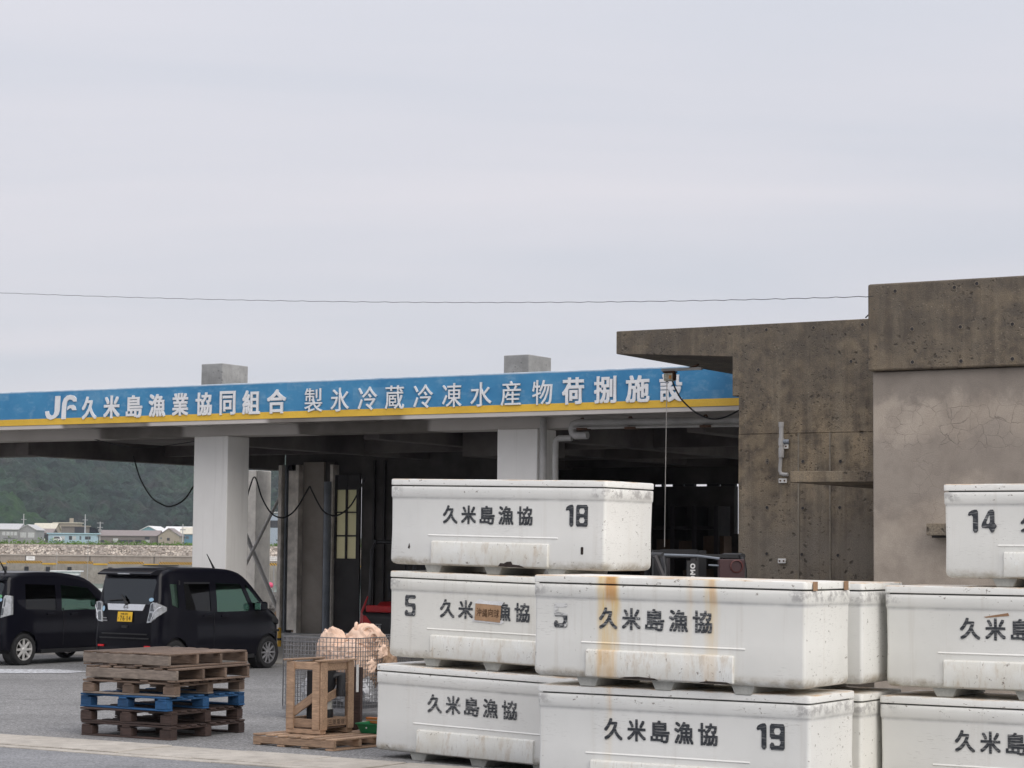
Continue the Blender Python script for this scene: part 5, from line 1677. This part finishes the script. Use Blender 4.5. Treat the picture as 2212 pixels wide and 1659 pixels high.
XS = [0, .012, .035, .07, .12, .2, .3, .42, .55, .7, .9, 1.1, 1.3, 1.5, 1.7, 1.9, 2.05, 2.2, 2.3, 2.4, 2.5, 2.6, 2.7, 2.8, 2.9, 2.98, 3.06, 3.14, 3.2, 3.26, 3.31, 3.35, 3.38, 3.395]
PLAN = [(0, .60), (.012, .64), (.035, .672), (.07, .70), (.15, .725), (.35, .7375), (2.7, .7375), (2.95, .73), (3.1, .705), (3.2, .675), (3.28, .63), (3.34, .565), (3.38, .49), (3.395, .40)]
ROOX = dict(L=3.395, xs=XS, cowl=2.96, belt=1.02, tumble=.125,
            top=[(0, 1.62), (.012, 1.66), (.035, 1.69), (.07, 1.715), (.12, 1.735), (.2, 1.752), (.42, 1.768), (.9, 1.778), (1.5, 1.772), (1.9, 1.748), (2.1, 1.718), (2.25, 1.668), (2.35, 1.605), (2.5, 1.478), (2.7, 1.29), (2.9, 1.105), (3.0, 1.045), (3.14, 1.00), (3.26, .93), (3.33, .85), (3.38, .74), (3.395, .64)],
            bot=[(0, .30), (.2, .215), (3.1, .205), (3.395, .24)], plan=PLAN,
            lean=[(.3, .03), (.55, .0), (.85, .02), (1.15, .055), (1.6, .13), (1.8, .15)], wheels=(.50, 2.93),
            windows=[('quarter_window', [(.38, 1.15), (.54, 1.10), (.54, 1.50), (.36, 1.50)], G_CLEAR),
                     ('rear_door_window', [(.72, 1.07), (1.36, 1.03), (1.36, 1.51), (.70, 1.52)], G_DARK),
                     ('front_door_window', [(1.52, 1.02), (2.36, 1.02), (2.40, 1.08), (2.17, 1.49), (1.52, 1.51)], G_CLEAR),
                     ('front_quarter_window', [(2.52, 1.04), (2.82, 1.04), (2.33, 1.48), (2.29, 1.46)], G_CLEAR)],
            shield=[(2.30, 1.60), (2.40, 1.80), (3.1, 1.15), (2.92, 1.06), (2.6, 1.2)], rearwin=(1.17, 1.585))
WAG = dict(L=3.395, xs=XS, cowl=2.86, belt=.98, tumble=.13,
           top=[(0, 1.53), (.012, 1.56), (.035, 1.585), (.07, 1.60), (.12, 1.615), (.3, 1.635), (.9, 1.655), (1.4, 1.648), (1.8, 1.605), (2.05, 1.55), (2.2, 1.485), (2.4, 1.355), (2.6, 1.205), (2.8, 1.06), (2.9, 1.01), (3.06, .965), (3.2, .90), (3.3, .83), (3.38, .70), (3.395, .62)],
           bot=[(0, .28), (.2, .20), (3.1, .19), (3.395, .22)], plan=PLAN,
           lean=[(.3, .03), (.55, .0), (.8, .02), (1.1, .05), (1.55, .12), (1.7, .14)], wheels=(.50, 2.92),
           windows=[('rear_door_window', [(.50, 1.00), (1.26, .97), (1.26, 1.42), (.52, 1.44)], G_DARK),
                    ('front_door_window', [(1.40, .965), (2.34, .965), (2.50, 1.00), (2.08, 1.36), (1.40, 1.42)], G_CLEAR)],
           shield=[(2.20, 1.42), (2.30, 1.65), (3.0, 1.10), (2.82, 1.01), (2.5, 1.16)], rearwin=(1.10, 1.47))
CA = R(57); CS = .93
cm, sm = math.cos(CA), math.sin(CA)
def rootpos(P, x, y):
    x, y = x * CS, y * CS
    return (P[0] - (cm * x - sm * y), P[1] - (sm * x + cm * y), 0)
car1 = make_car(ROOX, 'tall black minivan with a yellow number plate parked nose in at the hall', rootpos((-4.03, 36.13), 2.93, -.655), CA, 10, M_ALLOYD)
car2 = make_car(WAG, 'dark wagon with silver wheels cut off by the left edge of the view', rootpos((-8.09, 36.3), .50, -.655), CA, 8, M_ALLOY)
# rear fittings of the minivan
def lean1(z): return interp(ROOX['lean'], z)
def rear_plate(name, poly, proud, thick, mat, par, S_=ROOX, bevel=.006):
    """flat fitting on the tailgate: outline in (y, z), following the lean of the tailgate"""
    m = MB()
    n = len(poly)
    vs = [(interp(S_['lean'], z) - proud, y, z) for y, z in poly] + [(interp(S_['lean'], z) - proud + thick, y, z) for y, z in poly]
    m.add(vs, [tuple(range(n)), tuple(range(n, 2 * n))[::-1]] + [(i, (i + 1) % n, n + (i + 1) % n, n + i) for i in range(n)])
    return m.build(name, mat, par, bevel=bevel)
for par, S_ in ((car1, ROOX), (car2, WAG)):
    z0, z1 = S_['rearwin']
    rear_plate('rear_window', [(-.51, z0 - .01), (.51, z0 - .01), (.57, z0 + .09), (.595, z1 - .05), (.56, z1 + .01), (-.56, z1 + .01), (-.595, z1 - .05), (-.57, z0 + .09)], -.004, .004, G_REAR, par, S_, 0)
sp1 = MB().loft([[(lean1(1.66) + a, y, 1.655 + b) for a, b in ((-.17, -.005), (-.175, .022), (-.02, .09), (.25, .105), (.25, .0))] for y in (-.60, -.57, -.2, .2, .57, .60)]).build('spoiler', M_PAINT, car1, bevel=.008)
MB().box(lean1(1.66) - .182, lean1(1.66) - .15, -.13, .13, 1.663, 1.683).build('brake_lamp', M_LAMP, sp1)
rear_plate('garnish', [(.43, 1.165), (.40, 1.055), (-.38, 1.055), (-.43, 1.165)], .016, .02, M_CHROME, car1)
em_ = MB().lathe([(.038, -.004), (.046, 0), (.038, .004), (.033, 0)], 20, 'x', None, True).build('emblem', M_ALLOYD, car1, loc=(lean1(1.11) - .019, 0, 1.11))
MB().box(-.006, .004, -.052, .052, -.009, .009).build('emblem_bar', M_ALLOYD, em_)
pl = thing('x', 'x', 'x'); bpy.data.objects.remove(pl)
plate = rear_plate('number_plate', [(.165, 1.032), (.165, .868), (-.165, .868), (-.165, 1.032)], .024, .012, M_PLATE, car1)
def plate_text(s, y0, z0, w, h, step, bold=.01):
    me = merge([(glyph(c, w if c not in '1·' else (w * .35 if c == '1' else w * .28), h if c != '·' else w * .28, bold), T((i * step + (w * .3 if c in '1·' else 0), 0, 0 if c != '·' else h * .4))) for i, c in enumerate(s)])
    o = ob('plate_mark', me, M_INK, plate, loc=(lean1(.95) - .0305, y0, z0))
    o.rotation_euler = (0, 0, R(-90))
plate_text('76', .098, .885, .045, .082, .058, .015)
plate_text('14', -.042, .885, .045, .082, .052, .015)
plate_text('·', .0, .885, .045, .082, .05, .01)
plate_text('沖縄', .085, .983, .036, .034, .042, .006)
plate_text('581', -.008, .983, .02, .034, .025, .006)
plate_text('す', .145, .91, .026, .028, .03, .004)
wp = MB().tube([(lean1(1.19) - .03, -.02, 1.165), (lean1(1.30) - .045, .10, 1.31)], [.03, .014], 8).build('wiper', M_TRIM, car1, smooth=60)
MB().tube([(lean1(1.22) - .03, .42, 1.215), (lean1(1.24) - .03, .0, 1.245)], .010, 6).build('wiper_blade', M_TRIM, wp)
MB().box(lean1(.78) - .02, lean1(.78) + .02, -.06, .06, .765, .80).build('tailgate_handle', M_TRIM, car1, bevel=.006)
rear_plate('tailgate_crease', [(.52, .675), (.50, .655), (-.50, .655), (-.52, .675)], .010, .02, M_TRIM, car1)
rear_plate('bumper_step', [(.56, .605), (.55, .585), (-.55, .585), (-.56, .605)], .012, .02, M_TRIM, car1)
for s in (-1, 1):
    # wrap-round clear lamps with a bright rim
    po = [(.50, .855), (.535, 1.05), (.545, 1.175), (.585, 1.205), (.655, 1.195), (.655, .925), (.60, .87)]
    lp_ = rear_plate('tail_lamp', [(s * y, z) for y, z in po], .022, .05, M_LAMP, car1)
    wr = MB()
    E_ = [(-.022, .6555, .925, 1.195), (.005, .700, .965, 1.185), (.055, .733, 1.0, 1.165), (.17, .7545, 1.06, 1.12)]
    for k in range(3):
        (xa, ya, za, zb), (xb, yb, zc, zd) = E_[k], E_[k + 1]
        wr.add([(lean1(1.05) + xa, s * ya, za), (lean1(1.05) + xb, s * yb, zc), (lean1(1.05) + xb, s * yb, zd), (lean1(1.05) + xa, s * ya, zb),
                (lean1(1.05) + xa, s * (ya - .03), za), (lean1(1.05) + xb, s * (yb - .03), zc), (lean1(1.05) + xb, s * (yb - .03), zd), (lean1(1.05) + xa, s * (ya - .03), zb)],
               [(0, 1, 2, 3), (7, 6, 5, 4), (0, 4, 5, 1), (3, 2, 6, 7), (1, 5, 6, 2), (0, 3, 7, 4)])
    wr.build('lamp_wrap', M_LAMP, lp_)
    ci = [(.525, .885), (.55, 1.03), (.60, 1.03), (.64, .95), (.59, .89)]
    rear_plate('reflector', [(s * y, z) for y, z in ci], .027, .008, M_LAMPD, lp_)
    ci = [(.558, 1.055), (.562, 1.16), (.60, 1.185), (.64, 1.175), (.645, 1.055)]
    rear_plate('reflector', [(s * y, z) for y, z in ci], .027, .008, M_LAMPD, lp_)
    MB().tube([(lean1(.90) - .028, s * .60, .90), (lean1(1.04) - .024, s * .648, 1.04), (lean1(1.1) - .0, s * .70, 1.10), (lean1(1.13) + .04, s * .748, 1.13)], .010, 6).build('lamp_rim', M_CHROME, lp_)
    MB().box(-.012, .02, s * .52 - .06, s * .52 + .06, .445, .478).build('bumper_reflector', M_RED, car1, bevel=.004)
rear_plate('badge', [(.52, .93), (.52, .915), (.42, .915), (.42, .93)], .012, .006, M_ALLOYD, car1, bevel=0)
rear_plate('badge', [(.52, .89), (.52, .87), (.40, .87), (.40, .89)], .012, .006, M_ALLOYD, car1, bevel=0)
M_STK = plain('pale_blue_sticker', (.35, .55, .72), .4)
M_STKW = plain('white_sticker', (.70, .72, .74), .4)
M_STKG = plain('green_sticker', (.16, .45, .22), .4)
def sticker(par, S_, y, z, ry_, rz_, mat, proud=.013):
    po = [(y + ry_ * math.cos(a), z + rz_ * math.sin(a)) for a in np.linspace(0, 2 * math.pi, 17)[:-1]]
    rear_plate('sticker', po, proud, .003, mat, par, S_, 0)
sticker(car1, ROOX, -.545, 1.245, .052, .032, M_STK, .012)
sticker(car1, ROOX, .585, 1.085, .028, .05, M_STKW)
sticker(car1, ROOX, .505, 1.08, .028, .045, M_STK)
# side fittings (the visible right side) of both cars
def side_fit(par, name, x0, x1, z0, z1, mat, S_, proud=.012, bevel=.006):
    y = -(.7375 + proud)
    return MB().box(x0, x1, y, y + .03 + proud, z0, z1).build(name, mat, par, bevel=bevel)
for par, S_, hz in ((car1, ROOX, .94), (car2, WAG, .88)):
    side_fit(par, 'door_handle', 1.16 if par is car1 else 1.02, 1.36 if par is car1 else 1.22, hz, hz + .035, M_PAINT, S_, .022)
    side_fit(par, 'door_handle', 1.62, 1.80, hz - .01, hz + .025, M_PAINT, S_, .022)
    side_fit(par, 'door_seam', 1.445, 1.451, .34, 1.0, M_TRIM, S_, .001, 0)
    side_fit(par, 'sill', .90, 2.52, .20, .27, M_TRIM, S_, .010)
    c_ = S_['cowl']
    mr = MB().prism(rrect(c_ - .50, c_ - .30, 1.02, 1.18, .05), -.93, -.78).build('door_mirror', M_PAINT, par, bevel=.03)
    MB().box(c_ - .508, c_ - .501, -.915, -.795, 1.045, 1.16).build('mirror_glass', plain('mirror_silver', (.45, .62, .6), .05, 1., .02), mr)
    MB().tube([(c_ - .42, -.79, 1.05), (c_ - .36, -.70, 1.03)], .03, 8).build('mirror_arm', M_PAINT, mr)
    zr = interp(S_['top'], 1.9 if par is car1 else .42)
    xa = 1.92 if par is car1 else .42
    MB().tube([(xa, -.30, zr - .01), (xa - .03, -.30, zr + .04), (xa - .20, -.30, zr + .26)], [.025, .018, .006], 8).build('roof_aerial', M_TRIM, par, smooth=60)
    hl = MB().prism([(3.02, .82), (3.22, .76), (3.24, .83), (3.14, .93), (3.02, .95)], -.708, -.62).build('headlamp', M_TRIM, par, bevel=.02)
    MB().prism([(2.60, .70), (2.62, .66), (3.24, .64), (3.24, .68)], -.715, -.69).build('bumper_crease', M_TRIM, par, bevel=.004)
MB().box(.57, .60, -.695, -.65, 1.49, 1.56).build('sliding_rail_cap', M_TRIM, car1, bevel=.005)
MB().prism([(.70, 1.535), (1.36, 1.53), (1.36, 1.50), (.70, 1.505)], -.690, -.655).build('window_visor', M_TRIM, car1)
MB().prism([(.75, 1.80), (1.0, 1.80), (1.0, 1.815), (.75, 1.815)], -.3, .3).build('roof_vent', M_TRIM, car1)
# wagon: tall tail lamps and stickers
for s in (-1, 1):
    po = [(.60, .845), (.628, 1.22), (.655, 1.245), (.72, 1.235), (.735, .98), (.735, .90)]
    n = len(po)
    vs = [(interp(WAG['lean'], z) - .018 + (0 if y < .66 else (y - .66) * 1.6), s * (y + .010), z) for y, z in po] + [(.10 if y < .7 else .22, s * (y * .97 + .006), z) for y, z in po]
    lp_ = MB().add(vs, [tuple(range(n)), tuple(range(n, 2 * n))[::-1]] + [(i, (i + 1) % n, n + (i + 1) % n, n + i) for i in range(n)]).build('tail_lamp', M_LAMP, car2, bevel=.008)
    rear_plate('reflector', [(s * y, z) for y, z in ((.622, .90), (.632, 1.02), (.68, 1.02), (.68, .90))], .024, .006, M_LAMPD, lp_, WAG)
    rear_plate('reflector', [(s * y, z) for y, z in ((.668, 1.05), (.672, 1.20), (.70, 1.19), (.70, 1.05))], .024, .006, M_LAMPD, lp_, WAG)
    MB().box(-.01, .02, s * .50 - .06, s * .50 + .06, .40, .43).build('bumper_reflector', M_RED, car2, bevel=.004)
sticker(car2, WAG, -.555, 1.225, .04, .03, M_STKG, .014)
sticker(car2, WAG, -.57, 1.165, .04, .03, M_STK, .014)
MB().loft([[(interp(WAG['lean'], 1.5) + a, y, 1.50 + b) for a, b in ((-.14, .0), (-.145, .02), (-.02, .075), (.25, .10), (.25, .0))] for y in (-.62, -.58, 0, .58, .62)]).build('spoiler', M_PAINT, car2, bevel=.008)

# ------------------------------------------------------------------ fork-lift trucks
M_FRED = plain('forklift_red', (.42, .014, .018), .4)
M_FBLK = plain('forklift_black', (.014, .014, .016), .5)
M_FGRY = plain('forklift_dark_grey', (.06, .055, .058), .5)
def forklift(label, loc, ang, body, hood, guard_z=2.05):
    t = thing('forklift', label, 'forklift', loc, (0, 0, ang), 'fork-lift trucks around the hall')
    cw = MB().loft([[(x, y, z) for y, z in ((-w, .22), (-w, .60), (-w * .98, z1), (w * .98, z1), (w, .60), (w, .22))] for x, w, z1 in ((0, .40, .70), (.05, .47, .80), (.18, .52, .86), (.55, .53, .88))]).build('counterweight', body, t, bevel=.025)
    MB().box(.45, 1.75, -.50, .50, .26, .62).build('chassis', M_FBLK, t, bevel=.02)
    MB().prism([(.35, .80), (.60, .98), (1.15, .98), (1.2, .62), (.4, .62)], -.46, .46).build('hood', hood, t, bevel=.03)
    s = MB().prism(rrect(.62, 1.08, .985, 1.10, .04), -.24, .24).build('seat', M_SEAT, t, bevel=.02)
    MB().prism([(.52, 1.06), (.64, 1.06), (.58, 1.50), (.50, 1.49)], -.22, .22).build('backrest', M_SEAT, s, bevel=.02)
    for y in (-.47, .47):
        MB().tube([(.30, y, .82), (.36, y, guard_z - .15), (.48, y, guard_z)], .032, 8).build('guard_post', M_FBLK, t, smooth=60)
        MB().tube([(1.60, y, .62), (1.45, y, guard_z - .1), (1.38, y, guard_z)], .032, 8).build('guard_post', M_FBLK, t, smooth=60)
        MB().tube([(.44, y, guard_z), (1.42, y, guard_z)], .035, 8).build('guard_rail', M_FBLK, t, smooth=60)
    for k in range(7):
        x = .48 + .15 * k
        MB().box(x - .012, x + .012, -.46, .46, guard_z - .02, guard_z + .02).build('guard_bar', M_FBLK, t)
    for y in (-.28, .28):
        MB().box(1.80, 1.90, y - .05, y + .05, .10, 2.0).build('mast_rail', M_FBLK, t)
        MB().box(1.95, 3.0, y - .05, y + .05, .06, .10).build('fork', M_FBLK, t)
        MB().tube([(1.78, y * .6, .2), (1.78, y * .6, 1.9)], .04, 8).build('lift_cylinder', M_FGRY, t, smooth=60)
    for zz in (.25, 1.1, 1.93):
        MB().box(1.82, 1.88, -.228, .228, zz, zz + .08).build('mast_beam', M_FBLK, t)
    MB().box(1.92, 1.96, -.45, .45, .12, .55).build('fork_carriage', M_FBLK, t)
    for x, r_ in ((.35, .22), (1.55, .27)):
        for y in (-.45, .45):
            MB().lathe([(r_ * .5, -.08), (r_, -.07), (r_, .07), (r_ * .5, .08)], 24, 'y', None, True).build('wheel', M_TYRE, t, loc=(x, y, r_), smooth=40)
    return t
HV = math.atan2(V.y, V.x)
rf = forklift('red and black fork-lift parked inside the hall behind the sacks', (-2.33, 39.70, .018), HV, M_FBLK, M_FRED, 2.08)
# red corner wedges and lettering on the counterweight (rear faces the yard)
for s in (1,):
    MB().add([(-.012, .40, .45), (-.012, .40, .74), (-.012, .34, .74), (-.012, .06, .45), (.06, .49, .45), (.06, .485, .80), (.005, .40, .742)], [(0, 3, 2, 1), (0, 1, 6, 5, 4)]).build('red_wedge', M_FRED, rf)
MB().box(.0, .10, -.40, .36, .80, .93).build('red_cowl', M_FRED, rf, bevel=.03)
MB().tube([(.05, .49, .55), (.12, .51, .80), (.28, .50, 1.08)], [.02, .03, .015], 8).build('red_edge', M_FRED, rf, smooth=60)
M_MARK = plain('grey_decal', (.42, .43, .44), .5)
me = merge([(digit('1', .04, .075), T((0, 0, 0))), (digit('5', .06, .075), T((.055, 0, 0)))])
o = ob('number_decal', me, M_MARK, rf, loc=(-.016, .12, .49)); o.rotation_euler = (0, 0, R(-90))
MB().box(-.018, -.0145, -.01, .12, .585, .595).build('decal_bar', M_MARK, rf)
# the dark truck by the concrete building, only its guard shows above the crates
df = forklift('dark fork-lift beside the concrete building with white lettering on its guard', (2.30, 25.0, 0), R(97), M_FGRY, M_FGRY, 1.935)
M_FWHT = plain('white_decal', (.75, .75, .74), .5)
MB().box(.245, .275, .10, .23, 1.30, 1.88).build('decal_post', M_FBLK, df)
me = merge([(glyph(c, .060, .060, .05), T((i * .071, 0, 0))) for i, c in enumerate('OMO')])
o = ob('lettering', me, M_FWHT, df, loc=(.241, .135, 1.645))
o.rotation_euler = (Matrix.Rotation(R(-90), 3, 'Z') @ Matrix.Rotation(R(-90), 3, 'Y')).to_euler()
MB().box(.20, .30, -.44, -.14, 1.2, 1.90).build('dark_red_shield', plain('dark_maroon_paint', (.05, .018, .02), .55), df, bevel=.01)
MB().lathe([(.065, -.01), (.078, 0), (.065, .01)], 16, 'x', None, True).build('shield_ring', plain('faded_red', (.13, .04, .035), .6), df, loc=(.19, -.34, 1.82))
MB().tube([(.25, .50, 1.945), (.25, .1, 1.935), (.25, -.15, 1.905)], .014, 6).build('grey_tube', M_STEELP, df)
MB().tube([(.24, -.02, 1.83), (.24, -.36, 1.815)], .010, 6).build('grey_tube', M_STEELP, df)
MB().tube([(.3, .60, 1.93), (.3, .42, 1.5)], .03, 6).build('grey_strut', M_FGRY, df)

# ------------------------------------------------------------------ odds and ends near the hall
u0 = to_hall(600, 1200, SV)[0]; u1 = to_hall(880, 1200, SV)[0]
MB().box(u0, u1, SV - .55, SV + .3, .019, .19).build('loading_step', M_STUB, hall, bevel=.015)
M_NET = plain('grey_fishing_net', (.20, .19, .175), .95, 0, .4, 8., 90.)
g1 = at_depth(590, 1340, 53); g2 = at_depth(600, 1335, 50.5)
o = sack('x', (g1.x - .1, 53, .34), .75, .5, .50, M_NET, 31, 'net_heap', 1.4)
tag(o, 'grey heap of fishing net on the quay seen through the hall', 'net'); del o['group']
o = sack('x', (g2.x + .2, 50.5, .22), .35, .4, .32, M_SACKB, 32, 'net_heap', 1.4)
tag(o, 'small brown heap of net and rope by the store post', 'net'); del o['group']
yb = at_depth(603.5, 1365, 43.5)
yw = thing('yellow_bollard', 'short yellow bollard by the nose of the minivan', 'bollard', (yb.x, 43.5, .018), 0)
MB().lathe([(.04, 0), (.04, .34), (.03, .37), (.0, .38)], 16).build('shaft', M_YEL, yw, smooth=40)
MB().lathe([(.042, .12), (.042, .17)], 16).build('band', M_RUB, yw, smooth=40)

# ------------------------------------------------------------------ haze
t = bpy.data.materials.new('sea_haze')
t.use_nodes = True
t.node_tree.nodes.clear()
pv = t.node_tree.nodes.new('ShaderNodeVolumePrincipled')
pv.inputs['Color'].default_value = (.80, .87, 1.0, 1)
pv.inputs['Density'].default_value = .00012
pv.inputs['Anisotropy'].default_value = .1
mo = t.node_tree.nodes.new('ShaderNodeOutputMaterial')
t.node_tree.links.new(pv.outputs[0], mo.inputs['Volume'])
hz = MB().box(-860, 860, -70, 1510, -6, 112).build('haze', t)
hz['kind'] = 'stuff'
